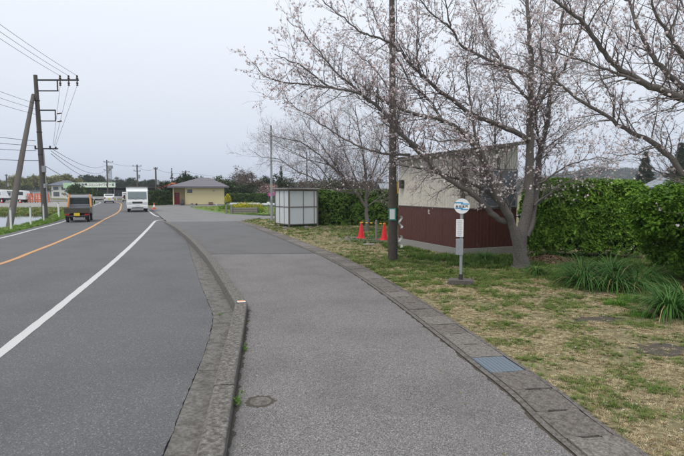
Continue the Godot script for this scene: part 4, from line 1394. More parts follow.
func build_plants() -> void:
	rng.seed = 40
	M.blossom_mesh = blossom_shape()
	M.clump_mesh = leaf_cluster(26, 1.25, 0.62)
	M.spray_mesh = leaf_cluster(16, 1.3, 0.6)
	plain("shade_leaf", lin(0.02, 0.03, 0.012), 0.95)  # near-black leaf colour, the shade among the leaves is painted in
	cherry(CHERRY_LIMBS, "large many-limbed cherry tree in early bloom beside the bus stop pole", 101, 0.09, 0.23, 1.1, V(4.54, 0.0, 12.9))
	cherry(SIDE_CHERRY_LIMBS, "cherry tree whose long dark branches reach in from the right edge", 102, 0.11, 0.13, 1.0, V(7.0, 0.0, 8.6))
	cherry(BACK_CHERRY_LIMBS, "bare-looking cherry tree behind the two red cones and the pale shelter", 103, 0.13, 0.06, 1.8, V(1.2, 0.0, 25.0), 7)
	rng.seed = 41
	var spray := leaf_cluster(13, 0.1, 0.085)
	var greens := [[0.13, 0.27, 0.025], [0.17, 0.33, 0.035], [0.1, 0.21, 0.02], [0.07, 0.15, 0.018], [0.22, 0.38, 0.05]]
	var duller := [[0.085, 0.17, 0.026], [0.11, 0.215, 0.03], [0.065, 0.13, 0.022]]
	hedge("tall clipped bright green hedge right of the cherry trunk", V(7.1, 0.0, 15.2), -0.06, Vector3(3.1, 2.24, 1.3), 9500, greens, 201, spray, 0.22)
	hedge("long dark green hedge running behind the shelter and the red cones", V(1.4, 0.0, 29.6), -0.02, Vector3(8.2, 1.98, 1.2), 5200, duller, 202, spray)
	# loose bush at the right edge, hanging over the strap-leaved plants
	var b := thing("loose_bush", "loose dark green bush at the right edge in front of the hedge", "bush", V(7.85, 0.0, 11.3))
	var mb := MB.new()
	for i in 16:
		var a := rng.randf() * TAU
		mb.tube(PackedVector3Array([Vector3(cos(a) * 0.15, -0.05, sin(a) * 0.15), Vector3(cos(a) * 0.25, 1.0, sin(a) * 0.3), Vector3(cos(a) * rng.randf_range(0.3, 0.9), rng.randf_range(1.5, 2.1), sin(a) * 0.9)]), PackedFloat32Array([0.03, 0.02, 0.006]), 5, false)
	part(b, "stems", mb, M.twig)
	var xs := []
	var cs := PackedColorArray()
	for i in 4600:
		var d := Vector3(rng.randfn(), rng.randfn(), rng.randfn()).normalized() * pow(rng.randf_range(0.12, 1.0), 0.45)
		var p := Vector3(d.x * 1.45, 1.22 + d.y * 1.06, d.z * 1.3)
		if p.y < 1.1 and p.x < -0.85:
			p.y += 0.75
		xs.append(Transform3D(Basis.from_euler(Vector3(rng.randf_range(-0.6, 0.6), rng.randf() * TAU, rng.randf_range(-0.6, 0.6))) * Basis.from_scale(Vector3.ONE * rng.randf_range(0.7, 1.2)), p))
		var c: Array = greens[rng.randi() % 4]
		var q := rng.randf_range(0.8, 1.2)
		cs.append(Color(c[0] * q, c[1] * q, c[2] * q))
	scatter(b, "leaves", spray, xs, cs)
	# strap-leaved clumps
	var straps := [strap_mesh(260), strap_mesh(300), strap_mesh(240)]
	for s in [[4.95, 10.35, 1.0, "left front clump of the long strap-leaved planting"], [5.4, 10.1, 1.05, "middle front clump of the long strap-leaved planting"], [5.9, 10.15, 1.0, "right front clump of the long strap-leaved planting"], [5.2, 11.0, 1.2, "left rear clump of the long strap-leaved planting"], [5.8, 11.0, 1.2, "middle rear clump of the long strap-leaved planting"], [6.4, 10.7, 1.1, "right rear clump of the long strap-leaved planting"], [5.15, 7.95, 1.0, "large strap-leaved clump at the right edge, nearest the camera"], [5.75, 8.5, 1.0, "strap-leaved clump at the right edge, just behind the nearest one"], [4.55, 11.9, 0.6, "small strap-leaved clump at the left end of the planting"], [4.0, 14.2, 0.7, "strap-leaved clump growing against the maroon hut wall behind the trunk"]]:
		strap_plant(straps, s[3], V(s[0], 0.02, s[1]), s[2])
	# a garden of rape flowers and low green crops before the house
	for r in [[-8.6, 47.5, 2.4, 1.0, "large clump of yellow rape flowers behind the timber planter"], [-9.9, 51.0, 1.8, 0.9, "smaller clump of yellow rape flowers nearer the house"], [-11.6, 54.5, 2.6, 0.55, "low bright green crop rows before the house"], [-15.1, 68.0, 0.7, 1.6, "yellow flowering shrub at the right corner of the house"]]:
		var t := thing("rape_flowers", r[4], "flowers", V(r[0], 0.0, r[1]), 0, "garden flowers")
		xs = []
		cs = PackedColorArray()
		for i in 420:
			var a := rng.randf() * TAU
			var q := sqrt(rng.randf())
			var y: float = rng.randf_range(0.05, 1.0) * r[3] * (1.1 - 0.4 * q)
			xs.append(Transform3D(Basis(Vector3.UP, rng.randf() * TAU) * Basis.from_scale(Vector3.ONE * rng.randf_range(0.6, 1.1)), Vector3(cos(a) * q * r[2] * 0.6, y, sin(a) * q * 0.9)))
			if rng.randf() < (0.55 if r[3] > 0.6 else 0.12) and y > r[3] * 0.35:
				cs.append(Color(0.7, 0.58, 0.02))
			else:
				cs.append(Color(0.13, 0.28, 0.03))
		scatter(t, "leaves_and_blooms", spray, xs, cs)
	# trees and bushes of the middle distance and background: kind, label, x, d, height, width, colours
	var list := [
		["bush", "dense dark evergreen bush beside the road behind the white truck", -25.4, 78.0, 3.6, 4.5, DARK_GREEN],
		["bush", "round mid green bush between the utility pole and the cream house", -21.5, 84.0, 3.8, 4.5, MID_GREEN],
		["round", "dark evergreen tree left of the orange roof", -29.5, 98.0, 5.2, 6.0, DARK_GREEN],
		["cone", "thin pointed conifer rising left of the cream house roof", -33.0, 100.0, 6.5, 1.8, DARK_GREEN],
		["round", "dark tree rising behind the left slope of the cream house roof", -28.5, 98.0, 5.0, 3.6, DARK_GREEN],
		["round", "green tree just right of the cream house roof", -20.5, 92.0, 4.6, 4.2, MID_GREEN],
		["bare", "tall bare grey tree right of the cream house", -20.0, 104.0, 6.6, 5.5, BROWN_TWIGS],
		["bare", "wide bare brown tree behind the garden", -17.5, 96.0, 5.0, 6.5, BROWN_TWIGS],
		["bush", "large round dark bush behind the garden", -16.6, 90.0, 3.1, 4.2, DARK_GREEN],
		["pink", "pale pink blossoming tree behind the garden", -12.8, 92.0, 3.4, 5.2, PINK],
		["round", "dark broadleaf tree behind the pink blossoming tree", -15.2, 110.0, 5.2, 5.0, DARK_GREEN],
		["cone", "tall dark conifer behind the grey steel pole", -10.4, 88.0, 6.3, 2.6, DARK_GREEN],
		["round", "dark evergreen tree above the shelter roof", -8.9, 86.0, 4.6, 3.4, DARK_GREEN],
		["bare", "brown bare tree above the hedge near the shelter", -5.5, 84.0, 4.0, 6.0, BROWN_TWIGS],
		["round", "dull green tree above the hedge behind the bare cherry", -1.0, 92.0, 4.2, 7.0, MID_GREEN],
		["bare", "low bare tree above the hedge left of the wooden pole", 4.0, 95.0, 4.0, 7.0, BROWN_TWIGS],
		["cone", "pointed dark conifer above the right hedge", 64.6, 110.0, 10.3, 6.4, DARK_GREEN],
		["cone", "large dark conifer at the right edge behind the branches", 67.5, 103.0, 11.5, 7.5, DARK_GREEN],
		["round", "dark evergreen tree at the right edge beside the conifers", 73.0, 106.0, 10.0, 8.0, DARK_GREEN],
		["round", "yellow-green tree at the foot of the pointed conifer", 59.2, 118.0, 4.8, 5.0, YELLOW_GREEN],
		["bush", "clipped dark pine-like bush left of the shop front", -61.5, 117.0, 3.4, 5.0, MID_GREEN],
		["bush", "clipped dark pine-like bush in the middle of the shop front", -58.0, 116.0, 3.0, 4.6, MID_GREEN],
		["bush", "clipped dark bush at the right end of the shop front row", -55.2, 115.5, 2.4, 4.0, MID_GREEN],
	]
	for t in list:
		far_tree(t[0], t[1], V(t[2], -0.05, t[3]), t[4], t[5], t[6], "background trees and bushes")
	# the wooded skyline on the left, from bamboo to dark evergreens
	var sky_line := [[-20, 11.0, "bamboo"], [4, 10.5, "bamboo"], [22, 12.0, "bamboo"], [38, 12.8, "bamboo"], [52, 12.2, "bamboo"], [63, 13.8, "bamboo"], [75, 12.2, "bamboo"], [88, 13.0, "round"], [97, 13.0, "round"], [106, 12.5, "round"], [116, 11.5, "round"], [127, 11.0, "round"], [139, 10.5, "round"], [150, 10.5, "round"], [162, 10.0, "round"]]
	var word := ["first", "second", "third", "fourth", "fifth", "sixth", "seventh", "eighth", "ninth", "tenth", "eleventh", "twelfth"]
	var nb := 0
	var nr := 0
	for s in sky_line:
		var d := 225.0 + rng.randf_range(-12, 12)
		var label: String
		if s[2] == "bamboo":
			label = "yellow-green bamboo thicket on the far left skyline, %s from the left" % word[nb]
			nb += 1
		else:
			label = "dark evergreen tree on the far skyline behind the shop, %s from the left" % word[nr]
			nr += 1
		far_tree(s[2], label, V((s[0] - 342.0) / 513.0 * d, -0.05, d), s[1] * rng.randf_range(0.85, 1.0) - 3.5, rng.randf_range(8.0, 10.0), YELLOW_GREEN if s[2] == "bamboo" else DARK_GREEN, "far skyline trees")
	# woods further off read as one mass
	xs = []
	cs = PackedColorArray()
	for i in 5200:
		var a := rng.randf_range(-0.72, 0.72)
		var d := rng.randf_range(300, 380)
		var h := 4.5 + 3.0 * absf(sin(a * 23.0)) + rng.randf_range(-1, 1)
		if a > 0.3:
			h *= 0.7
		var s := rng.randf_range(1.4, 2.6)
		xs.append(Transform3D(Basis(Vector3.UP, rng.randf() * TAU) * Basis.from_scale(Vector3(s, s, s)), V(a * d, rng.randf() * h, d)))
		var c: Array = (DARK_GREEN + MID_GREEN + BROWN_TWIGS)[rng.randi() % 8]
		cs.append(Color(c[0], c[1], c[2]))
	var w := scatter(self, "far_wood", M.clump_mesh, xs, cs)
	tag(w, "distant belt of mixed woodland along the horizon", "woodland")
	# wooded hill on the right horizon
	mb = MB.new()
	var f := FastNoiseLite.new()
	f.seed = 8
	f.frequency = 0.006
	f.fractal_octaves = 4
	xs = []
	cs = PackedColorArray()
	var n := 48
	for i in n:
		for j in 10:
			var q := []
			for e in [[0, 0], [1, 0], [1, 1], [0, 1]]:
				q.append(hill_point(f, float(i + e[0]) / n, float(j + e[1]) / 10.0))
			mb.quad(q[0], q[1], q[2], q[3], Vector3.UP)
	var ho := struct("hill", mb, M.shade_leaf)
	for i in 5200:
		var p := hill_point(f, rng.randf(), rng.randf())
		var s := rng.randf_range(2.2, 4.4)
		xs.append(Transform3D(Basis(Vector3.UP, rng.randf() * TAU) * Basis.from_scale(Vector3(s, s * 0.8, s)), p + Vector3.UP * 1.0))
		var c: Array = (DARK_GREEN + DARK_GREEN + MID_GREEN + BROWN_TWIGS)[rng.randi() % 11]
		cs.append(Color(c[0] * 1.2, c[1] * 1.2, c[2] * 1.2))
	scatter(ho, "hill_wood", M.clump_mesh, xs, cs)

func hill_point(f: FastNoiseLite, u: float, v: float) -> Vector3:
	var x := lerpf(60, 620, u)
	var d := lerpf(660, 860, v)
	var px := 342.0 + 513.0 * x / 760.0
	var h := 0.0
	for k in [[470, 14], [540, 20], [575, 26], [600, 34], [625, 31], [650, 26], [690, 28], [760, 22]]:
		h = maxf(h, k[1] * exp(-pow((px - k[0]) / 26.0, 2.0)))
	h = h * sin(clampf(v, 0, 1) * PI * 0.75 + 0.15) * 1.12 + f.get_noise_2d(x, d) * 3.0
	return V(x, maxf(h, -0.5), d)

# ---------------------------------------------------------------- street furniture
func glyphs(mb: MB, rows: Array, at: Vector3, size: float, pitch: float, thick: float) -> void:
	# each glyph is a list of strokes [x0, y0, x1, y1] on a unit square, laid as thin raised bars facing +z
	var k := 0
	for g in rows:
		for s in g:
			var a := Vector2(s[0], s[1]) * size
			var b := Vector2(s[2], s[3]) * size
			var m := (a + b) * 0.5
			var ang := (b - a).angle()
			mb.box(Vector3.ZERO, Vector3(a.distance_to(b) + thick, thick, 0.002), Transform3D(Basis(Vector3.BACK, ang), at + Vector3(k * pitch + m.x, m.y, 0)))
		k += 1

const G_TREE := [[0.05, 0.75, 0.45, 0.75], [0.25, 1, 0.25, 0], [0.25, 0.7, 0.02, 0.25], [0.25, 0.7, 0.48, 0.35], [0.55, 0.9, 0.98, 0.9], [0.55, 0.9, 0.55, 0.1], [0.55, 0.5, 0.95, 0.5], [0.8, 0.5, 0.8, 0]]
const G_FIELD := [[0.1, 0.92, 0.9, 0.92], [0.1, 0.08, 0.9, 0.08], [0.1, 0.08, 0.1, 0.92], [0.9, 0.08, 0.9, 0.92], [0.5, 0.08, 0.5, 0.92], [0.1, 0.5, 0.9, 0.5]]
const G_EAST := [[0.05, 0.85, 0.95, 0.85], [0.5, 1, 0.5, 0], [0.2, 0.7, 0.8, 0.7], [0.2, 0.35, 0.8, 0.35], [0.2, 0.35, 0.2, 0.7], [0.8, 0.35, 0.8, 0.7], [0.5, 0.35, 0.05, 0.05], [0.5, 0.35, 0.95, 0.05]]
const G_GATE := [[0.08, 0, 0.08, 0.95], [0.92, 0, 0.92, 0.95], [0.08, 0.95, 0.42, 0.95], [0.58, 0.95, 0.92, 0.95], [0.42, 0.95, 0.42, 0.6], [0.58, 0.95, 0.58, 0.6], [0.08, 0.6, 0.42, 0.6], [0.58, 0.6, 0.92, 0.6], [0.08, 0.78, 0.42, 0.78], [0.58, 0.78, 0.92, 0.78]]
const G_KU := [[0.35, 1, 0.1, 0.6], [0.3, 0.85, 0.85, 0.85], [0.85, 0.85, 0.7, 0.35], [0.7, 0.35, 0.3, 0.02]]
const G_RI := [[0.25, 0.95, 0.25, 0.4], [0.75, 0.95, 0.75, 0.45], [0.75, 0.45, 0.45, 0.02]]
const G_BAR := [[0.05, 0.5, 0.95, 0.5]]
const G_N := [[0.15, 0.85, 0.35, 0.7], [0.15, 0.1, 0.6, 0.25], [0.6, 0.25, 0.9, 0.7]]
const G_RA := [[0.2, 0.95, 0.8, 0.95], [0.1, 0.65, 0.9, 0.65], [0.9, 0.65, 0.7, 0.25], [0.7, 0.25, 0.3, 0]]
const G_I := [[0.85, 0.95, 0.1, 0.45], [0.55, 0.7, 0.55, 0]]
const G_FU := [[0.1, 0.85, 0.9, 0.85], [0.9, 0.85, 0.7, 0.35], [0.7, 0.35, 0.25, 0.02]]

func build_bus_stop() -> void:
	var o := thing("bus_stop_sign", "bus stop pole with round white sign crossed by blue stripes", "bus stop sign", V(2.51, 0.03, 10.75), -0.22)
	var mb := MB.new()
	mb.prism(PackedVector2Array([Vector2(-0.27, 0), Vector2(0.27, 0), Vector2(0.275, 0.05), Vector2(0.24, 0.095), Vector2(0.2, 0.105), Vector2(-0.2, 0.105), Vector2(-0.24, 0.095), Vector2(-0.275, 0.05)]), Transform3D(Basis(), Vector3(0, 0, 0.17)), 0.34)
	part(o, "base", mb, M.pole_concrete)
	mb = MB.new()
	mb.rod(Vector3(0, 0.1, 0), Vector3(0, 0.22, 0), 0.048, 12, 0.042)
	part(o, "socket", mb, M.dark_metal)
	mb = MB.new()
	mb.rod(Vector3(0, 0.18, 0), Vector3(0, 1.52, 0), 0.033, 14)
	part(o, "pole", mb, M.galvanised)
	mb = MB.new()
	for y in [1.05, 1.3]:
		mb.rod(Vector3(0, y, 0), Vector3(0, y + 0.03, 0), 0.039, 12)
	part(o, "clamp", mb, M.dark_metal)
	mb = MB.new()
	var ring := PackedVector2Array()
	for i in 40:
		ring.append(Vector2(cos(TAU * i / 40), sin(TAU * i / 40)) * 0.158)
	mb.prism(ring, Transform3D(Basis(), Vector3(0, 1.655, 0.046)), 0.02)
	var disc := part(o, "sign_disc", mb, M.sign_white)
	# stepped blue stripes
	for y in [1.695, 1.58]:
		mb = MB.new()
		var w := 0.15 if y > 1.6 else 0.143
		mb.prism(PackedVector2Array([Vector2(-w + 0.013, 0.022), Vector2(-w, 0.0), Vector2(-0.02, 0.0), Vector2(-0.02, -0.026), Vector2(w - 0.004, -0.026), Vector2(w - 0.012, -0.004), Vector2(0.02, -0.004), Vector2(0.02, 0.022)] if y > 1.6 else [Vector2(-w, 0.022), Vector2(-w + 0.012, 0.0), Vector2(-0.02, 0.0), Vector2(-0.02, -0.026), Vector2(w - 0.025, -0.026), Vector2(w - 0.008, -0.004), Vector2(0.02, -0.004), Vector2(0.02, 0.022)]), Transform3D(Basis(), Vector3(0, y + 0.02, 0.0485)), 0.002)
		part(disc, "blue_stripe", mb, M.sign_blue)
	mb = MB.new()
	glyphs(mb, [G_TREE, G_FIELD, G_EAST, G_GATE], Vector3(-0.123, 1.622, 0.048), 0.05, 0.064, 0.007)
	part(disc, "lettering", mb, M.print_black)
	mb = MB.new()
	mb.box(Vector3(-0.035, 1.195, 0.044), Vector3(0.15, 0.37, 0.014), Transform3D(), 0.003)
	var t := part(o, "timetable_board", mb, M.sign_white)
	mb = MB.new()
	for r in 15:
		mb.box(Vector3(-0.035 + rng.randf_range(-0.008, 0.004), 1.35 - r * 0.022, 0.0515), Vector3(rng.randf_range(0.08, 0.12), 0.007, 0.001))
	part(t, "print", mb, M.print_grey)
	mb = MB.new()
	mb.box(Vector3(-0.035, 0.8, 0.044), Vector3(0.15, 0.34, 0.014), Transform3D(), 0.003)
	t = part(o, "notice_board", mb, M.galvanised)
	mb = MB.new()
	for r in 20:
		mb.box(Vector3(-0.035, 0.945 - r * 0.0155, 0.0515), Vector3(0.125, 0.003, 0.001))
	part(t, "print", mb, M.print_grey)

func build_wooden_pole() -> void:
	var o := thing("utility_pole", "weathered brown pole on the verge left of the hut, running out of the top", "utility pole", V(1.43, -0.02, 14.45))
	var mb := MB.new()
	mb.tube(PackedVector3Array([Vector3(0, 0, 0), Vector3(-0.01, 3, 0), Vector3(-0.045, 6, 0), Vector3(-0.1, 9.2, 0)]), PackedFloat32Array([0.13, 0.106, 0.082, 0.064]), 16)
	part(o, "pole", mb, M.pole_wood)
	mb = MB.new()
	mb.box(Vector3(-0.02, 1.37, 0.145), Vector3(0.19, 0.33, 0.012), Transform3D(), 0.003)
	var s := part(o, "notice_plate", mb, M.teal_paint)
	mb = MB.new()
	mb.box(Vector3(-0.03, 1.375, 0.1525), Vector3(0.135, 0.275, 0.004))
	part(s, "paper", mb, M.sign_white)
	mb = MB.new()
	for y in [1.27, 1.47, 4.4]:
		mb.rod(Vector3(-0.01 if y < 3 else -0.025, y, 0), Vector3(-0.01 if y < 3 else -0.025, y + 0.02, 0), 0.131 - y * 0.0085, 16)
	part(o, "band", mb, M.galvanised)
	mb = MB.new()                       # yellow wrap of a stay wire guard higher up
	mb.rod(Vector3(0.13, 1.95, 0.03), Vector3(0.13, 2.3, 0.03), 0.022, 8)
	part(o, "cable_guard", mb, M.bar_yellow)
	mb = MB.new()
	mb.tube(PackedVector3Array([Vector3(0.13, 0, 0.03), Vector3(0.13, 3, 0.02), Vector3(0.08, 6, 0.02), Vector3(0.0, 9, 0.02)]), PackedFloat32Array([0.012, 0.012, 0.012, 0.012]), 6)
	part(o, "cable_pipe", mb, M.dark_metal)
	# white plastic ribbons hung beside the pole
	for k in 2:
		mb = MB.new()
		mb.tinted = true
		var y := 1.3 - k * 0.55
		for i in 10:
			var a := Vector3(sin(i * 0.9) * 0.05, -i * 0.035, cos(i * 1.3) * 0.02)
			var b := Vector3(sin((i + 1) * 0.9) * 0.05, -(i + 1) * 0.035, cos((i + 1) * 1.3) * 0.02)
			mb.quad(a, a + Vector3(0.06, 0.0, 0.02), b + Vector3(0.06, 0.0, 0.02), b, Vector3.BACK)
		single("plastic_ribbon", mb, M.white_plastic, "crumpled white plastic ribbon hung on the brown pole, %s of two" % ["upper", "lower"][k], "ribbon", V(1.62, y, 14.5), 0.3, "ribbons on the brown pole")

func build_cones() -> void:
	var cone := thing("traffic_cone", "red traffic cone left of the short post, nearer the shelter", "traffic cone", V(0.8, 0.037, 21.3), 0.1, "red cones holding the barrier bar")
	var mb := MB.new()
	mb.box(Vector3(0, 0.015, 0), Vector3(0.38, 0.03, 0.38), Transform3D(), 0.012)
	part(cone, "foot", mb, M.cone_red)
	mb = MB.new()
	mb.lathe([Vector2(0.15, 0.03), Vector2(0.14, 0.06), Vector2(0.032, 0.68), Vector2(0.026, 0.7), Vector2(0.0, 0.7)], 24, Vector3.ZERO)
	part(cone, "body", mb, M.cone_red)
	copy_of(cone, "red traffic cone right of the short post, nearer the hut", V(1.7, 0.037, 20.55), 0.4)
	var bar := thing("barrier_bar", "yellow and black striped bar lying across the two red cones", "barrier bar", V(0.8, 0.69, 21.3))
	var a := Vector3.ZERO
	var b := Vector3(0.9, 0.0, 0.75)
	for i in 10:
		mb = MB.new()
		mb.rod(a.lerp(b, i / 10.0), a.lerp(b, (i + 1) / 10.0), 0.019, 10)
		part(bar, "stripe", mb, M.bar_yellow if i % 2 == 0 else M.rubber)
	mb = MB.new()
	for e in [a, b]:
		mb.lathe([Vector2(0.05, -0.02), Vector2(0.058, -0.02), Vector2(0.058, 0.02), Vector2(0.05, 0.02)], 16, e)
	part(bar, "end_ring", mb, M.bar_yellow)
	mb = MB.new()
	mb.box(Vector3(0, 0.44, 0), Vector3(0.075, 0.92, 0.075), Transform3D(), 0.01)
	single("short_post", mb, M.grey_timber, "short weathered wooden post standing between the red cones", "post", V(1.3, 0.0, 19.4), 0.2)
	mb = MB.new()
	mb.box(Vector3(0, 0.02, 0), Vector3(0.42, 0.05, 0.2), Transform3D(Basis(Vector3.BACK, 0.03), Vector3.ZERO), 0.015)
	single("flat_stone", mb, M.wall_concrete, "flat pale concrete slab lying in the grass before the cones", "slab", V(0.98, 0.04, 18.6), -0.1)
	# two more small cones on the far side of the road by the white truck
	mb = MB.new()
	var far := thing("traffic_cone", "orange-red traffic cone at the road edge right of the white truck", "traffic cone", V(-20.5, 0.02, 56.0))
	mb.box(Vector3(0, 0.02, 0), Vector3(0.4, 0.04, 0.4))
	part(far, "foot", mb, M.cone_red)
	mb = MB.new()
	mb.lathe([Vector2(0.16, 0.04), Vector2(0.12, 0.24)], 14, Vector3.ZERO)
	mb.lathe([Vector2(0.08, 0.46), Vector2(0.03, 0.72), Vector2(0, 0.72)], 14, Vector3.ZERO)
	part(far, "body", mb, M.barrier_orange)
	mb = MB.new()
	mb.lathe([Vector2(0.12, 0.24), Vector2(0.08, 0.46)], 14, Vector3.ZERO)
	part(far, "white_band", mb, M.sign_white)

func build_shelter() -> void:
	var o := thing("bus_shelter", "small prefabricated shelter with bronze frame and milky white panels", "shelter", V(-2.84, 0.036, 27.5), 0.54)
	# local x runs along the front, -z along the left side
	var W := 1.72
	var D := 1.8
	var H := 2.02
	var mb := MB.new()
	for p in [[0, 0], [W, 0], [0, -D], [W, -D]]:
		mb = MB.new()
		mb.box(Vector3(p[0], H / 2, p[1]), Vector3(0.075, H, 0.075), Transform3D(), 0.008)
		part(o, "post", mb, M.bronze_frame)
	for y in [0.16, 1.1, H - 0.03]:
		for e in [[0.04, 0.0, W - 0.04, 0.0], [0.04, -D, W - 0.04, -D]]:
			mb = MB.new()
			mb.box(Vector3((e[0] + e[2]) / 2, y, e[1]), Vector3(e[2] - e[0], 0.05, 0.05), Transform3D(), 0.005)
			part(o, "rail", mb, M.bronze_frame)
		mb = MB.new()
		mb.box(Vector3(0, y, -D / 2), Vector3(0.05, 0.05, D - 0.08), Transform3D(), 0.005)
		part(o, "rail", mb, M.bronze_frame)
	for x in [0.86, 1.52]:
		mb = MB.new()
		mb.box(Vector3(x, (0.16 + H) / 2, 0.0), Vector3(0.035, H - 0.23, 0.042), Transform3D(), 0.004)
		part(o, "mullion", mb, M.bronze_frame)
	for z in [-0.6, -1.2]:
		mb = MB.new()
		mb.box(Vector3(0, (0.16 + H) / 2, z), Vector3(0.042, H - 0.23, 0.035), Transform3D(), 0.004)
		part(o, "mullion", mb, M.bronze_frame)
	for y in [[0.185, 1.075], [1.125, H - 0.055]]:
		for x in [[0.038, 0.842], [0.878, 1.502], [1.538, W - 0.038]]:
			mb = MB.new()
			mb.span(Vector3(x[0], y[0], -0.006), Vector3(x[1], y[1], 0.002))
			part(o, "panel", mb, M.polycarbonate)
		mb = MB.new()
		mb.span(Vector3(0.038, y[0], -D - 0.004), Vector3(W - 0.038, y[1], -D + 0.004))
		part(o, "panel", mb, M.polycarbonate)
		for z in [[-0.038, -0.582], [-0.618, -1.182], [-1.218, -D + 0.038]]:
			mb = MB.new()
			mb.span(Vector3(-0.004, y[0], z[1]), Vector3(0.004, y[1], z[0]))
			part(o, "panel", mb, M.polycarbonate)
	mb = MB.new()
	var xf := Transform3D(Basis(Vector3.BACK, -0.012), Vector3(W / 2, H + 0.045, -D / 2))
	mb.box(Vector3.ZERO, Vector3(W + 0.24, 0.07, D + 0.24), xf, 0.01)
	var r := part(o, "roof", mb, M.bronze_frame)
	mb = MB.new()
	mb.box(Vector3(0, 0.042, 0), Vector3(W + 0.2, 0.012, D + 0.2), xf)
	part(r, "roof_sheet", mb, M.white_plastic)
	mb = MB.new()
	mb.box(Vector3(W / 2 + 0.1, 0.42, -D + 0.35), Vector3(W - 0.3, 0.05, 0.36), Transform3D(), 0.01)
	for x in [0.35, 1.5]:
		mb.box(Vector3(x, 0.2, -D + 0.35), Vector3(0.06, 0.4, 0.3))
	part(o, "bench", mb, M.grey_timber)
	for x in [-0.05, 1.0]:
		mb = MB.new()
		mb.box(Vector3(0, 0.045, 0), Vector3(0.2, 0.09, 0.14), Transform3D(), 0.015)
		single("concrete_block", mb, M.wall_concrete, ["small pale concrete block at the left front foot of the shelter", "small pale concrete block at the middle front foot of the shelter"][0 if x < 0.5 else 1], "block", V(-2.95 + x * 1.05, 0.034, 26.95 + x * 0.45), 0.5)

func steel_pole(label: String, at: Vector3, h: float, r: float, m: Material) -> Node3D:
	var o := thing("steel_pole", label, "pole", at)
	var mb := MB.new()
	mb.rod(Vector3(0, -0.05, 0), Vector3(0, h, 0), r, 12, r * 0.7)
	part(o, "pole", mb, m)
	mb = MB.new()
	mb.rod(Vector3(0, h - 0.01, 0), Vector3(0, h + 0.03, 0), r * 0.8, 12)
	part(o, "cap", mb, m)
	mb = MB.new()
	mb.box(Vector3(0, 1.5, r + 0.02), Vector3(0.12, 0.2, 0.05), Transform3D(), 0.01)
	part(o, "junction_box", mb, M.galvanised)
	return o

func far_pole(label: String, at: Vector3, h: float, arms: Array, turn: float) -> void:
	var o := thing("utility_pole", label, "utility pole", at, turn, "distant utility poles")
	var mb := MB.new()
	mb.rod(Vector3(0, -0.1, 0), Vector3(0, h, 0), 0.17, 10, 0.11)
	part(o, "pole", mb, M.pole_concrete)
	for a in arms:
		mb = MB.new()
		mb.box(Vector3(a[1], a[0], 0), Vector3(a[2], 0.09, 0.09))
		var ar := part(o, "crossarm", mb, M.dark_metal)
		mb = MB.new()
		for k in 3:
			mb.rod(Vector3(a[1] + (k - 1) * a[2] * 0.45, a[0] + 0.04, 0), Vector3(a[1] + (k - 1) * a[2] * 0.45, a[0] + 0.24, 0), 0.05, 6)
		part(ar, "insulator", mb, M.insulator)
	mb = MB.new()
	mb.rod(Vector3(0.28, h - 2.6, 0), Vector3(0.28, h - 1.9, 0), 0.2, 10)
	part(o, "transformer", mb, M.galvanised)

func wire(label: String, a: Vector3, b: Vector3, sag: float, r: float) -> void:
	var mb := MB.new()
	var pts := PackedVector3Array()
	var rad := PackedFloat32Array()
	for i in 21:
		var t := i / 20.0
		pts.append((b - a) * t + Vector3.DOWN * sag * 4.0 * t * (1.0 - t))
		rad.append(r)
	mb.tube(pts, rad, 5)
	single("overhead_wire", mb, M.wire, label, "wire", a, 0, "overhead wires")

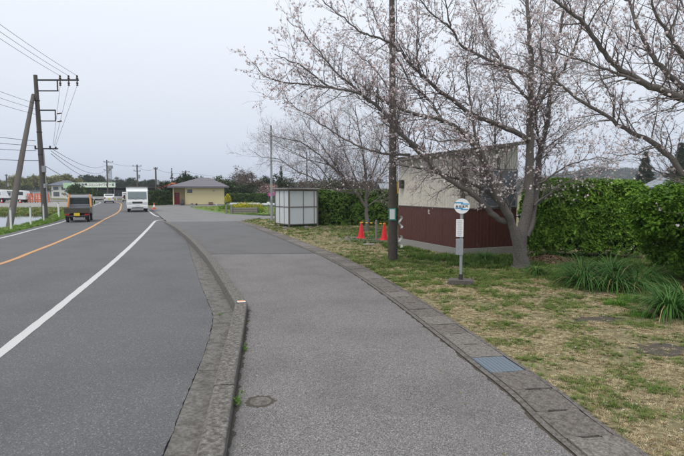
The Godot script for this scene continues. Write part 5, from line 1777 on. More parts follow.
func build_roadside_pole() -> void:
	var base := V(-21.3, -0.05, 36.8)
	var o := thing("utility_pole", "tall roadside utility pole with stepped bracket arms at the left", "utility pole", base)
	var top := Vector3(-0.28, 10.2, 0)
	var mb := MB.new()
	mb.tube(PackedVector3Array([Vector3.ZERO, top * 0.5, top]), PackedFloat32Array([0.2, 0.17, 0.13]), 14)
	part(o, "pole", mb, M.pole_concrete)
	var f := func(y: float) -> float: return -0.28 * y / 10.2
	# upper cantilever arm carrying three insulators
	mb = MB.new()
	mb.box(Vector3(1.3, 9.85, 0), Vector3(2.9, 0.1, 0.1))
	mb.box(Vector3(0.55, 9.1, 0), Vector3(1.5, 0.07, 0.07))
	mb.box(Vector3(1.25, 9.46, 0), Vector3(0.07, 0.7, 0.07))
	part(o, "upper_arm", mb, M.dark_metal)
	for x in [1.45, 2.05, 2.65]:
		mb = MB.new()
		mb.lathe([Vector2(0.03, -0.42), Vector2(0.09, -0.38), Vector2(0.05, -0.3), Vector2(0.09, -0.22), Vector2(0.05, -0.14), Vector2(0.03, -0.05), Vector2(0.03, 0.05), Vector2(0.1, 0.1), Vector2(0.05, 0.2), Vector2(0.08, 0.28), Vector2(0.0, 0.36)], 8, Vector3(x, 9.85, 0))
		part(o, "insulator", mb, M.insulator)
	mb = MB.new()
	mb.box(Vector3(0.45, 7.75, 0), Vector3(1.2, 0.08, 0.08))
	mb.box(Vector3(0.45, 7.0, 0), Vector3(1.2, 0.06, 0.06))
	mb.box(Vector3(1.02, 7.38, 0), Vector3(0.06, 0.7, 0.06))
	part(o, "lower_arm", mb, M.dark_metal)
	for q in [[1.25, 7.5], [1.25, 6.95]]:
		mb = MB.new()
		mb.rod(Vector3(q[0] - 0.1, q[1], 0), Vector3(q[0] + 0.2, q[1] + 0.05, 0), 0.05, 8)
		part(o, "insulator", mb, M.insulator)
	mb = MB.new()
	mb.box(Vector3(0.3, 5.05, 0), Vector3(1.6, 0.08, 0.08))
	mb.rod(Vector3(-0.5, 5.0, 0), Vector3(-0.5, 5.25, 0), 0.06, 8)
	mb.rod(Vector3(0.55, 5.0, 0), Vector3(0.55, 5.25, 0), 0.06, 8)
	mb.rod(Vector3(0.95, 5.0, 0), Vector3(0.95, 5.2, 0), 0.06, 8)
	part(o, "communication_arm", mb, M.dark_metal)
	mb = MB.new()
	mb.box(Vector3(0.12, 3.6, 0.12), Vector3(0.24, 0.45, 0.2), Transform3D(), 0.02)
	mb.box(Vector3(0.14, 2.4, 0.15), Vector3(0.14, 0.3, 0.12), Transform3D(), 0.02)
	part(o, "switch_box", mb, M.galvanised)
	mb = MB.new()
	mb.tube(PackedVector3Array([Vector3(0.22, 1.2, 0.05), Vector3(0.18, 3, 0.06), Vector3(0.1, 5.0, 0.05)]), PackedFloat32Array([0.04, 0.04, 0.04]), 8)
	part(o, "cable_pipe", mb, M.galvanised)
	mb = MB.new()
	for y in [4.6, 6.2, 8.4]:
		mb.rod(Vector3(f.call(y), y, 0), Vector3(f.call(y), y + 0.05, 0), 0.19, 14)
	part(o, "band", mb, M.dark_metal)
	# raking brace pole
	mb = MB.new()
	var p0 := V(-19.7, 0, 30.3)
	var p1 := V(-21.75, 8.75, 36.75)
	mb.tube(PackedVector3Array([Vector3(0, -0.2, 0), (p1 - p0) * 0.5, p1 - p0]), PackedFloat32Array([0.19, 0.16, 0.125]), 14)
	single("brace_pole", mb, M.pole_concrete, "slanting brace pole leaning against the tall roadside utility pole", "brace pole", p0)
	# wires: to the left out of the picture, down the pole, and on to the next pole
	var tips := [[1.45, "left"], [2.05, "middle"], [2.65, "right"]]
	for t in tips:
		wire("overhead wire running left from the %s insulator of the tall roadside pole" % t[1], base + Vector3(t[0], 10.15, 0), V(-14.5 + t[0] * 0.6, 11.2, 6.0), 0.5, 0.011)
		wire("wire dropping from the %s insulator of the tall roadside pole to the bracket below" % t[1], base + Vector3(t[0], 9.5, 0), base + Vector3(0.55 + t[0] * 0.15, 5.25, 0), 0.0, 0.009)
	for k in 3:
		wire("%s of three middle wires running left from the tall roadside pole" % ["upper", "middle", "lower"][k], base + Vector3(-0.3, 8.2 - k * 0.38, 0.1), V(-15.3, 9.0 - k * 0.42, 6.0), 0.6, 0.011)
		wire("%s of three thick cables running left from the communication arm" % ["upper", "middle", "lower"][k], base + Vector3(-0.4, 5.6 - k * 0.35, 0.1), V(-15.3, 5.4 - k * 0.4, 6.0), 0.5, 0.015)
		wire("%s of three wires running from the tall roadside pole to the pole by the shop" % ["upper", "middle", "lower"][k], base + Vector3(0.6, 5.1 - k * 0.2, 0), V(-46.9, 7.3 - k * 1.0, 103), 1.0 + k * 0.2, 0.018)
	wire("low sagging cable running left from the tall roadside pole", base + Vector3(-0.2, 4.2, 0.1), V(-15.0, 4.6, 6.0), 0.6, 0.018)
	wire("low sagging cable running on from the tall roadside pole toward the shop", base + Vector3(0.2, 2.9 + 0.9, 0), V(-46.9, 4.0, 103), 1.2, 0.02)
	var far := [["utility pole with transformer beside the shop sign", -46.9, 103.0, 8.2, [[7.8, 0.3, 1.8], [6.2, 0, 1.2]]], ["utility pole rising behind the white truck", -38.5, 97.0, 7.0, [[6.7, 0, 1.6], [5.8, 0, 1.2]]], ["plain utility pole left of the cream house", -27.8, 77.0, 5.6, [[5.35, 0, 0.5]]], ["utility pole with wide crossarm behind the cream house roof", -31.5, 104.0, 6.2, [[5.9, 0, 1.5], [5.4, 0, 0.9]]], ["thin utility pole on the far left before the bamboo", -71.6, 110.0, 5.6, [[5.3, 0, 0.5]]]]
	for p in far:
		far_pole(p[0], V(p[1], -0.05, p[2]), p[3], p[4], 0.2)
	wire("wire between the shop pole and the pole behind the white truck", V(-46.9, 7.8, 103), V(-38.5, 6.7, 97), 0.3, 0.018)
	wire("wire between the truck pole and the plain pole left of the house", V(-38.5, 6.7, 97), V(-27.8, 5.3, 77), 0.5, 0.017)
	wire("wire from the plain pole to the pole behind the house roof", V(-27.8, 5.3, 77), V(-31.5, 5.9, 104), 0.5, 0.017)
	wire("wire from the pole behind the house roof running right over the garden", V(-31.5, 5.9, 104), V(-4.5, 5.2, 78), 1.2, 0.017)
	var m := thing("lattice_mast", "slim grey telecommunication mast beyond the shop", "mast", V(-80.5, 0, 179.0))
	mb = MB.new()
	for k in 4:
		var q := Vector3([-1, 1, 1, -1][k], 0, [-1, -1, 1, 1][k]) * 0.6
		mb.rod(q, q * 0.6 + Vector3.UP * 10.0, 0.09, 4)
	for y in 9:
		for k in 4:
			var a := Vector3([-1, 1, 1, -1][k], 0, [-1, -1, 1, 1][k]) * 0.58
			var b := Vector3([1, 1, -1, -1][k], 0, [-1, 1, 1, -1][k]) * 0.58
			mb.rod(a * (1 - y * 0.045) + Vector3.UP * y * 1.1, b * (1 - y * 0.045) + Vector3.UP * (y + 1) * 1.1, 0.04, 3)
	part(m, "lattice", mb, M.galvanised)
	mb = MB.new()
	mb.box(Vector3(0, 10.3, 0), Vector3(1.5, 1.0, 1.5))
	part(m, "antenna_head", mb, M.galvanised)

func build_delineators() -> void:
	var o := thing("delineator_post", "white roadside marker post nearest the camera on the left", "marker post", V(-17.0, -0.03, 26.3), 0, "white marker posts along the left of the road")
	var mb := MB.new()
	mb.rod(Vector3(0, 0, 0), Vector3(0, 1.06, 0), 0.05, 10, 0.045)
	part(o, "post", mb, M.white_plastic)
	mb = MB.new()
	mb.box(Vector3(0, 1.1, 0), Vector3(0.1, 0.13, 0.05), Transform3D(), 0.02)
	part(o, "head", mb, M.print_grey)
	var spots := [[-18.35, 30.2, "white roadside marker post right of the slanting brace pole"], [-19.9, 34.2, "white roadside marker post just left of the tall utility pole"], [-21.3, 38.6, "white roadside marker post just right of the tall utility pole"], [-23.0, 41.6, "white roadside marker post left of the small truck"]]
	for s in spots:
		copy_of(o, s[2], V(s[0], -0.03, s[1]))

func build_garden() -> void:
	var o := thing("timber_planter", "grey timber planter box at the corner of the garden", "planter", V(-8.9, 0.0, 45.6), 0.1)
	for k in 3:
		var mb := MB.new()
		mb.box(Vector3(0.2, 0.12 + k * 0.17, 0.5), Vector3(2.4, 0.15, 0.05), Transform3D(), 0.01)
		part(o, "plank", mb, M.grey_timber)
	for x in [-1.3, -0.85]:
		var mb := MB.new()
		mb.box(Vector3(x, 0.38, 0.55), Vector3(0.16, 0.8, 0.12), Transform3D(), 0.015)
		part(o, "post", mb, M.grey_timber)
	var mb := MB.new()
	mb.box(Vector3(0.2, 0.3, -0.2), Vector3(2.35, 0.4, 1.3))
	part(o, "soil", mb, M.dirt)
	for k in 2:
		mb = MB.new()
		mb.box(Vector3.ZERO, Vector3(4.5, 0.5, 1.2), Transform3D(), 0.2)
		single("sheeted_row", mb, M.galvanised, ["long garden row covered with pale blue-grey sheeting, left of the steel pole", "garden row covered with pale sheeting behind the yellow flowers"][k], "sheeted row", V(-8.2 - k * 4.8, 0.2, 66 + k * 2), 0.05)
	for k in 3:
		o = thing("garden_pinwheel", ["orange pinwheel on a stick in the garden", "pink pinwheel on a stick in the garden", "magenta pinwheel on a stick beside the pink one"][k], "pinwheel", V([-9.9, -10.3, -9.75][k], 0, 72.0 + k * 0.7))
		mb = MB.new()
		mb.rod(Vector3.ZERO, Vector3(0, [2.6, 1.5, 1.55][k], 0), 0.03, 6)
		part(o, "stick", mb, M.grey_timber)
		mb = MB.new()
		for b in 6:
			var a := TAU * b / 6
			mb.tri(Vector3(0, [2.6, 1.5, 1.55][k], 0.04), Vector3(cos(a) * 0.3, [2.6, 1.5, 1.55][k] + sin(a) * 0.3, 0.1), Vector3(cos(a + 0.7) * 0.26, [2.6, 1.5, 1.55][k] + sin(a + 0.7) * 0.26, 0.0), Vector3.BACK)
		part(o, "blades", mb, [M.reflector_orange, M.pinwheel_pink, M.pinwheel_pink][k])
	# low clipped hedge line at the back of the garden
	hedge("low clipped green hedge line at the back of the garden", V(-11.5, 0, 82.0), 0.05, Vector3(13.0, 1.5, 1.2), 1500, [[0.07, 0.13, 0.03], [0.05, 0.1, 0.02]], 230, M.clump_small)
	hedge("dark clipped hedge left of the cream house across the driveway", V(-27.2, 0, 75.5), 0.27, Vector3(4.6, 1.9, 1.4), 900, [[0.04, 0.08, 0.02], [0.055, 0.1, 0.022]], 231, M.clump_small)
	# power box on a post beside the steel pole
	o = thing("meter_box", "small white box on a post beside the grey steel pole", "meter box", V(-6.3, 0.0, 44.0))
	mb = MB.new()
	mb.box(Vector3(0, 0.5, 0), Vector3(0.1, 1.0, 0.1))
	part(o, "post", mb, M.grey_timber)
	mb = MB.new()
	mb.box(Vector3(0, 0.95, 0.06), Vector3(0.24, 0.24, 0.1), Transform3D(), 0.02)
	part(o, "box", mb, M.white_plastic)

# ---------------------------------------------------------------- buildings
func ribbed(mb: MB, a: Vector3, b: Vector3, y0a: float, y1a: float, y1b: float, pitch: float, depth: float, out: Vector3) -> void:
	# vertical trapezoidal ribs between two ground points, top edge may slope
	var n := maxi(1, int(round(a.distance_to(b) / pitch)))
	for i in n:
		var q := [0.0, 0.3, 0.42, 0.88, 1.0]
		var h := [0.0, 0.0, 1.0, 1.0, 0.0]
		for k in 4:
			var t0: float = (i + q[k]) / n
			var t1: float = (i + q[k + 1]) / n
			var p0: Vector3 = a.lerp(b, t0) + out * depth * h[k]
			var p1: Vector3 = a.lerp(b, t1) + out * depth * h[k + 1]
			mb.quad(Vector3(p0.x, y0a, p0.z), Vector3(p1.x, y0a, p1.z), Vector3(p1.x, lerpf(y1a, y1b, t1), p1.z), Vector3(p0.x, lerpf(y1a, y1b, t0), p0.z), out)

func build_hut() -> void:
	var o := thing("hut", "small hut with cream ribbed upper walls, maroon lower walls and flat roof", "hut", V(3.58, 0.0, 15.35), 0.385)
	# local: right-hand front along +x (2 m), left side along -z (4 m)
	var W := 2.05
	var D := 3.95
	var top := func(x: float) -> float: return 3.12 + 0.14 * x
	var mb := MB.new()
	mb.span(Vector3(-0.02, -0.1, -D - 0.02), Vector3(W + 0.02, 0.27, 0.02), 0.015)
	part(o, "base", mb, M.wall_concrete)
	mb = MB.new()                              # inner shell
	mb.prism(PackedVector2Array([Vector2(0.03, 0.2), Vector2(W - 0.03, 0.2), Vector2(W - 0.03, top.call(W)), Vector2(0.03, top.call(0))]), Transform3D(Basis(), Vector3(0, 0, -0.03)), D - 0.06)
	part(o, "shell", mb, M.dark_opening)
	# left side: four sheets above, four below
	for k in 4:
		var z0 := -D * k / 4.0 - 0.004
		var z1 := -D * (k + 1) / 4.0 + 0.004
		mb = MB.new()
		ribbed(mb, Vector3(0, 0, z0), Vector3(0, 0, z1), 1.48, top.call(0), top.call(0), 0.09, 0.016, Vector3.LEFT)
		part(o, "cladding_sheet", mb, M.cream_metal)
		mb = MB.new()
		ribbed(mb, Vector3(-0.012, 0, z0), Vector3(-0.012, 0, z1), 0.27, 1.45, 1.45, 0.13, 0.004, Vector3.LEFT)
		part(o, "lower_sheet", mb, M.maroon_metal)
	# front
	for k in 2:
		mb = MB.new()
		ribbed(mb, Vector3(W * k / 2.0 + 0.004, 0, 0.012), Vector3(W * (k + 1) / 2.0 - 0.004, 0, 0.012), 0.27, 1.45, 1.45, 0.13, 0.004, Vector3.BACK)
		part(o, "lower_sheet", mb, M.maroon_metal)
	mb = MB.new()
	ribbed(mb, Vector3(0.08, 0, 0), Vector3(W, 0, 0), 2.68, top.call(0.08), top.call(W), 0.09, 0.016, Vector3.BACK)
	part(o, "cladding_sheet", mb, M.cream_metal)
	mb = MB.new()
	ribbed(mb, Vector3(0.08, 0, 0), Vector3(0.62, 0, 0), 1.48, 2.66, 2.66, 0.09, 0.016, Vector3.BACK)
	part(o, "cladding_sheet", mb, M.cream_metal)
	for k in 2:
		mb = MB.new()
		ribbed(mb, Vector3(W, 0, -D * k / 2.0), Vector3(W, 0, -D * (k + 1) / 2.0), 1.45, top.call(W), top.call(W), 0.09, 0.016, Vector3.RIGHT)
		part(o, "cladding_sheet", mb, M.cream_metal)
		mb = MB.new()
		ribbed(mb, Vector3(W, 0, -D * k / 2.0), Vector3(W, 0, -D * (k + 1) / 2.0), 0.27, 1.45, 1.45, 0.13, 0.004, Vector3.RIGHT)
		part(o, "lower_sheet", mb, M.maroon_metal)
		mb = MB.new()
		ribbed(mb, Vector3(W * k / 2.0, 0, -D), Vector3(W * (k + 1) / 2.0, 0, -D), 0.27, top.call(0.0), top.call(0.0), 0.09, 0.016, Vector3.FORWARD)
		part(o, "cladding_sheet", mb, M.cream_metal)
	mb = MB.new()
	mb.span(Vector3(-0.03, 1.45, -D), Vector3(0.0, 1.48, 0.03))
	mb.span(Vector3(0.0, 1.45, 0.0), Vector3(W, 1.48, 0.035))
	part(o, "flashing", mb, M.rusty_roof)
	mb = MB.new()
	mb.span(Vector3(-0.03, 1.48, -0.05), Vector3(0.085, 3.1, 0.04), 0.004)
	part(o, "corner_post", mb, M.rusty_roof)
	# window with two panes
	for k in 2:
		var x0 := 0.66 + k * 0.7
		var w := Node3D.new()
		w.name = "window"
		o.add_child(w, true)
		mb = MB.new()
		mb.span(Vector3(x0, 1.5, 0.0), Vector3(x0 + 0.05, 2.66, 0.05), 0.004)
		mb.span(Vector3(x0 + 0.63, 1.5, 0.0), Vector3(x0 + 0.68, 2.66, 0.05), 0.004)
		mb.span(Vector3(x0 + 0.05, 1.5, 0.0), Vector3(x0 + 0.63, 1.55, 0.045))
		mb.span(Vector3(x0 + 0.05, 2.61, 0.0), Vector3(x0 + 0.63, 2.66, 0.045))
		mb.span(Vector3(x0 + 0.05, 2.05, 0.0), Vector3(x0 + 0.63, 2.09, 0.04))
		part(w, "frame", mb, M.galvanised)
		for y in [[1.555, 2.045], [2.095, 2.605]]:
			mb = MB.new()
			mb.span(Vector3(x0 + 0.052, y[0], 0.012), Vector3(x0 + 0.628, y[1], 0.02))
			part(w, "pane", mb, M.window_glass)
	# roof
	mb = MB.new()
	mb.prism(PackedVector2Array([Vector2(-0.28, top.call(-0.28) + 0.01), Vector2(W + 0.22, top.call(W + 0.22) + 0.01), Vector2(W + 0.22, top.call(W + 0.22) + 0.09), Vector2(-0.28, top.call(-0.28) + 0.09)]), Transform3D(Basis(), Vector3(0, 0, 0.3)), D + 0.5)
	var r := part(o, "roof", mb, M.rusty_roof)
	mb = MB.new()
	for i in 11:
		var x := -0.27 + i * 0.25
		mb.box(Vector3(x, top.call(x) + 0.1, -D / 2 + 0.05), Vector3(0.05, 0.03, D + 0.5))
	part(r, "roof_ribs", mb, M.rusty_roof)
	mb = MB.new()
	mb.box(Vector3(-0.08, 2.25, -D + 0.35), Vector3(0.12, 0.3, 0.2), Transform3D(), 0.02)
	part(o, "meter_box", mb, M.dark_metal)

func wall_box(o: Node3D, a: Vector3, b: Vector3, m: Material) -> void:
	var mb := MB.new()
	mb.span(a, b)
	part(o, "wall", mb, m)

func framed_window(o: Node3D, x0: float, y0: float, x1: float, y1: float, z: float, frame: Material, mullions := 1) -> void:
	var w := Node3D.new()
	w.name = "window"
	o.add_child(w, true)
	var mb := MB.new()
	mb.span(Vector3(x0, y0, z), Vector3(x1, y0 + 0.06, z + 0.05))
	mb.span(Vector3(x0, y1 - 0.06, z), Vector3(x1, y1, z + 0.05))
	for k in mullions + 1:
		var x := lerpf(x0, x1 - 0.06, float(k) / mullions)
		mb.span(Vector3(x, y0 + 0.06, z), Vector3(x + 0.06, y1 - 0.06, z + 0.045))
	part(w, "frame", mb, frame)
	mb = MB.new()
	mb.span(Vector3(x0 + 0.05, y0 + 0.05, z), Vector3(x1 - 0.05, y1 - 0.05, z + 0.02))
	part(w, "pane", mb, M.window_glass)

func hip_roof(o: Node3D, x0: float, x1: float, z0: float, z1: float, y: float, ridge_y: float, ridge: Array, m: Material) -> MeshInstance3D:
	# tiled in courses: each course is a slightly stepped band
	var mb := MB.new()
	var A := [Vector3(x0, y, z1), Vector3(x1, y, z1), Vector3(x1, y, z0), Vector3(x0, y, z0)]
	var R0 := Vector3(ridge[0], ridge_y, ridge[2])
	var R1 := Vector3(ridge[1], ridge_y, ridge[2])
	var T := [R0, R1, R1, R0]
	var n := 9
	for s in 4:
		var a: Vector3 = A[s]
		var b: Vector3 = A[(s + 1) % 4]
		var ta: Vector3 = T[s]
		var tb: Vector3 = T[(s + 1) % 4]
		var o_: Vector3 = [Vector3(0, 1, 1), Vector3(1, 1, 0), Vector3(0, 1, -1), Vector3(-1, 1, 0)][s]
		for k in n:
			var f0 := float(k) / n
			var f1 := float(k + 1) / n
			var up := Vector3(0, 0.03, 0)
			mb.quad(a.lerp(ta, f0) + up, b.lerp(tb, f0) + up, b.lerp(tb, f1), a.lerp(ta, f1), o_)
			mb.quad(a.lerp(ta, f0), b.lerp(tb, f0), b.lerp(tb, f0) + up, a.lerp(ta, f0) + up, o_ * Vector3(1, 0, 1))
	var r := part(o, "roof", mb, m)
	mb = MB.new()
	mb.span(Vector3(x0 + 0.02, y - 0.16, z0 + 0.02), Vector3(x1 - 0.02, y - 0.005, z1 - 0.02))
	part(r, "eaves", mb, M.roof_slate)
	return r

func build_house() -> void:
	var o := thing("house", "small cream house with grey hipped roof and red front door", "house", V(-20.1, 0.0, 72.6), 0.27)
	# x from -3.6 to 3.4, front at z = 0
	wall_box(o, Vector3(-1.9, -0.1, -6.0), Vector3(3.4, 2.45, 0.0), M.house_cream)
	wall_box(o, Vector3(-3.5, -0.1, -6.0), Vector3(-1.9, 2.45, -1.4), M.house_cream)
	var mb := MB.new()
	mb.span(Vector3(-3.6, -0.1, -1.4), Vector3(-3.45, 2.45, 0.0))
	part(o, "porch_wall", mb, M.house_cream)
	mb = MB.new()
	mb.span(Vector3(-1.95, -0.1, 0.0), Vector3(-1.78, 2.45, 0.05))
	part(o, "corner_trim", mb, M.house_cream)
	mb = MB.new()
	mb.span(Vector3(-3.42, 0.0, -1.4), Vector3(-2.75, 1.75, -1.33), 0.01)
	var d := part(o, "door", mb, M.door_red)
	mb = MB.new()
	mb.span(Vector3(-2.86, 0.85, -1.33), Vector3(-2.82, 1.1, -1.28))
	part(d, "handle", mb, M.galvanised)
	mb = MB.new()
	mb.span(Vector3(-3.25, 1.25, -1.335), Vector3(-2.95, 1.55, -1.322))
	part(d, "pane", mb, M.window_glass)
	framed_window(o, -1.65, 1.75, -1.0, 2.2, 0.0, M.dark_metal, 1)
	mb = MB.new()
	mb.lathe([Vector2(0.12, 0), Vector2(0.12, 0.08), Vector2(0, 0.1)], 12, Vector3.ZERO)
	var v := part(o, "vent", mb, M.galvanised)
	v.transform = Transform3D(Basis(Vector3.RIGHT, PI / 2), Vector3(1.95, 2.05, 0))
	hip_roof(o, -4.3, 4.1, -6.6, 0.65, 2.62, 3.95, [0.1, 1.4, -3.0], M.roof_slate)
	mb = MB.new()
	mb.span(Vector3(-3.5, -0.1, 0.01), Vector3(3.35, 0.12, 0.12))
	part(o, "plinth", mb, M.wall_concrete)
	# odds and ends along the wall
	var odds := [[-2.2, 0.35, 0.5, 0.7, "dark bicycle-like bundle under a grey cover in the house porch", "dark_metal"], [1.65, 0.22, 0.55, 0.4, "small brown wooden crate against the cream house wall", "insulator"], [-0.9, 0.16, 0.35, 0.3, "pale flower pot left against the cream house wall", "wall_concrete"], [-0.3, 0.14, 0.3, 0.26, "dark flower pot next to the pale one by the house wall", "dark_metal"], [2.4, 0.14, 0.3, 0.26, "white flower pot right of the brown crate", "white_plastic"]]
	for q in odds:
		var t := thing("planter_crate" if q[5] == "insulator" else "flower_pot" if q[0] != -2.2 else "covered_bundle", q[4], "crate" if q[5] == "insulator" else "pot" if q[0] != -2.2 else "bundle", V(-20.1 + q[0] * 0.964, 0.0, 72.05 - q[0] * -0.267))
		mb = MB.new()
		if q[5] == "insulator":
			for k in 3:
				mb.box(Vector3(0, 0.08 + k * 0.14, 0), Vector3(q[2], 0.11, 0.4), Transform3D(), 0.01)
		elif q[0] == -2.2:
			mb.lathe([Vector2(0.28, 0), Vector2(0.3, 0.3), Vector2(0.2, 0.6), Vector2(0.12, 0.85), Vector2(0, 0.95)], 12, Vector3.ZERO)
		else:
			mb.lathe([Vector2(q[2] * 0.35, 0), Vector2(q[2] * 0.5, q[3]), Vector2(q[2] * 0.42, q[3]), Vector2(0, q[3] * 0.8)], 14, Vector3.ZERO)
		part(t, "body", mb, M[q[5]])
	# neighbour with an orange roof, mostly hidden
	o = thing("house", "low house with orange tiled roof behind the left end of the cream house", "house", V(-30.5, 0, 90), 0.1)
	wall_box(o, Vector3(-1.4, -0.1, -5), Vector3(4.5, 2.4, 0), M.house_white)
	hip_roof(o, -1.9, 5.0, -5.5, 0.5, 2.5, 3.5, [0.2, 3.0, -2.5], M.roof_orange)
	framed_window(o, -0.8, 1.0, 0.6, 2.0, 0.0, M.white_plastic, 2)

func build_shop() -> void:
	var o := thing("shop", "long low roadside shop with pale green fascia sign and dark open front", "shop", V(-71.0, 0.0, 132.0), -0.12)
	# front at z = 0, x from 0 to 13
	wall_box(o, Vector3(0, -0.1, -10), Vector3(2.2, 3.2, 0), M.house_white)
	var mb := MB.new()
	mb.span(Vector3(2.2, -0.1, -10), Vector3(20.0, 3.2, -4.0))
	part(o, "back_wall", mb, M.dark_opening)
	mb = MB.new()
	mb.span(Vector3(0, 2.8, -10), Vector3(22.0, 3.0, 0.4))
	part(o, "canopy", mb, M.dark_metal)
	for x in [5.0, 9.0, 13.5, 18.0, 21.8]:
		mb = MB.new()
		mb.rod(Vector3(x, -0.1, 0.2), Vector3(x, 2.8, 0.2), 0.09, 8)
		part(o, "post", mb, M.galvanised)
	mb = MB.new()
	mb.span(Vector3(-0.1, 2.7, 0.3), Vector3(2.3, 4.1, 0.6))
	part(o, "fascia_end", mb, M.sign_green)
	mb = MB.new()
	mb.span(Vector3(2.3, 3.0, 0.35), Vector3(14.0, 4.1, 0.6))
	var f := part(o, "fascia_sign", mb, M.fascia_pale)
	mb = MB.new()
	mb.span(Vector3(2.3, 4.1, 0.35), Vector3(14.0, 4.2, 0.64))
	mb.span(Vector3(2.3, 2.9, 0.35), Vector3(14.0, 3.0, 0.64))
	part(f, "green_border", mb, M.sign_green)
	mb = MB.new()
	glyphs(mb, [G_EAST, G_TREE, G_FIELD, G_GATE], Vector3(3.4, 3.25, 0.602), 0.62, 0.8, 0.11)
	glyphs(mb, [G_KU, G_RI, G_BAR, G_N, G_RA, G_I, G_FU], Vector3(6.9, 3.25, 0.602), 0.55, 0.66, 0.08)
	glyphs(mb, [G_TREE, G_BAR, G_EAST], Vector3(11.6, 3.25, 0.602), 0.6, 0.78, 0.1)
	part(f, "lettering", mb, M.print_navy)
	for k in 4:
		framed_window(o, 3.0 + k * 4.0, 0.0, 6.4 + k * 4.0, 2.2, -4.0, M.galvanised, 3)
	# blue-roofed house left of the shop
	o = thing("house", "two-storey house with blue-grey roof left of the shop", "house", V(-82.5, 0, 146), 0.05)
	wall_box(o, Vector3(0, -0.1, -6), Vector3(5.2, 3.6, 0), M.house_white)
	framed_window(o, 0.6, 2.3, 2.0, 3.2, 0, M.dark_metal, 2)
	framed_window(o, 2.9, 2.3, 4.4, 3.2, 0, M.dark_metal, 2)
	framed_window(o, 0.6, 0.5, 2.2, 1.7, 0, M.dark_metal, 2)
	hip_roof(o, -0.7, 5.9, -6.7, 0.7, 3.7, 5.0, [1.8, 3.4, -3], M.roof_blue)
	# low outbuilding with brown door
	o = thing("outbuilding", "low white outbuilding with brown door and grey roof behind the left yard", "outbuilding", V(-76.0, 0, 122), 0.0)
	wall_box(o, Vector3(-10, -0.1, -4), Vector3(4.6, 2.0, 0), M.house_white)
	mb = MB.new()
	mb.span(Vector3(-1.6, 0, 0.0), Vector3(-0.3, 1.75, 0.06))
	part(o, "door", mb, M.door_brown)
	framed_window(o, 0.9, 0.7, 2.6, 1.6, 0, M.galvanised, 2)
	framed_window(o, -4.6, 0.7, -2.6, 1.6, 0, M.galvanised, 2)
	mb = MB.new()
	mb.prism(PackedVector2Array([Vector2(-10.4, 2.0), Vector2(5.0, 2.0), Vector2(5.0, 2.15), Vector2(-10.4, 2.15)]), Transform3D(Basis(), Vector3(0, 0, 0.5)), 5.0)
	part(o, "roof", mb, M.roof_blue)
	# guard rail at the end of the road
	o = thing("guard_rail", "white guard rail along the far bend before the shop", "guard rail", V(-53.5, 0, 112.0), 0.0)
	for k in 6:
		mb = MB.new()
		mb.rod(Vector3(k * 1.9, 0, -k * 1.0 + 6), Vector3(k * 1.9, 0.8, -k * 1.0 + 6), 0.07, 8)
		part(o, "post", mb, M.white_plastic)
	for y in [0.45, 0.72]:
		mb = MB.new()
		mb.rod(Vector3(-0.6, y, 6.3), Vector3(10.0, y, 0.75), 0.07, 8)
		part(o, "rail", mb, M.white_plastic)
	# grey roof seen over the right hedge
	o = thing("house", "house with pale grey roof just visible over the right hedge", "house", V(58.6, 0, 96), -0.1)
	wall_box(o, Vector3(0, -0.1, -5), Vector3(5.0, 2.6, 0), M.house_white)
	hip_roof(o, -0.7, 5.7, -5.7, 0.7, 2.7, 4.6, [1.7, 3.3, -2.5], M.roof_pale)
	framed_window(o, 0.8, 0.9, 2.4, 2.0, 0, M.dark_metal, 2)
	# long shed roofs behind the left hedge
	o = thing("shed", "long low shed with pale roof above the hedge behind the bare cherry", "shed", V(-6.5, 0, 78), 0.05)
	wall_box(o, Vector3(0, -0.1, -4), Vector3(12, 2.3, 0), M.grey_timber)
	framed_window(o, 2.0, 1.0, 4.0, 2.0, 0, M.dark_metal, 2)
	framed_window(o, 6.0, 1.0, 8.0, 2.0, 0, M.dark_metal, 2)
	mb = MB.new()
	mb.prism(PackedVector2Array([Vector2(0.5, 2.3), Vector2(-2.0, 3.1), Vector2(-4.5, 2.3), Vector2(-4.5, 2.4), Vector2(-2.0, 3.2), Vector2(0.5, 2.4)]), Transform3D(Basis(Vector3.UP, -PI / 2), Vector3(12.3, 0, 0)), 12.6)
	part(o, "roof", mb, M.roof_pale)

# ---------------------------------------------------------------- vehicles (local -z is forward, origin on the ground)
func wheel(o: Node3D, at: Vector3, r: float, w: float) -> void:
	var xf := Transform3D(Basis(Vector3.BACK, PI / 2), at)
	var n := Node3D.new()
	n.name = "wheel"
	o.add_child(n, true)
	n.transform = xf
	var mb := MB.new()
	mb.lathe([Vector2(r * 0.62, -w / 2), Vector2(r * 0.93, -w / 2), Vector2(r, -w / 2 + 0.03), Vector2(r, w / 2 - 0.03), Vector2(r * 0.93, w / 2), Vector2(r * 0.62, w / 2)], 22, Vector3.ZERO)
	part(n, "tyre", mb, M.rubber)
	mb = MB.new()
	mb.lathe([Vector2(0, -w / 2 + 0.03), Vector2(r * 0.3, -w / 2 + 0.01), Vector2(r * 0.62, -w / 2), Vector2(r * 0.62, w / 2), Vector2(r * 0.3, w / 2 - 0.01), Vector2(0, w / 2 - 0.03)], 18, Vector3.ZERO)
	part(n, "rim", mb, M.rim_steel)

func slab(o: Node, called: String, a: Vector3, b: Vector3, m: Material, bevel := 0.0) -> MeshInstance3D:
	var mb := MB.new()
	mb.span(a, b, bevel)
	return part(o, called, mb, m)

func profile_body(o: Node, called: String, poly: Array, w: float, m: Material) -> MeshInstance3D:
	# side outline given as (along, y); along = -z
	var mb := MB.new()
	var p := PackedVector2Array()
	for q in poly:
		p.append(Vector2(q[0], q[1]))
	mb.prism(p, Transform3D(Basis(Vector3.UP, PI / 2), Vector3(-w / 2, 0, 0)), -w)
	return part(o, called, mb, m)

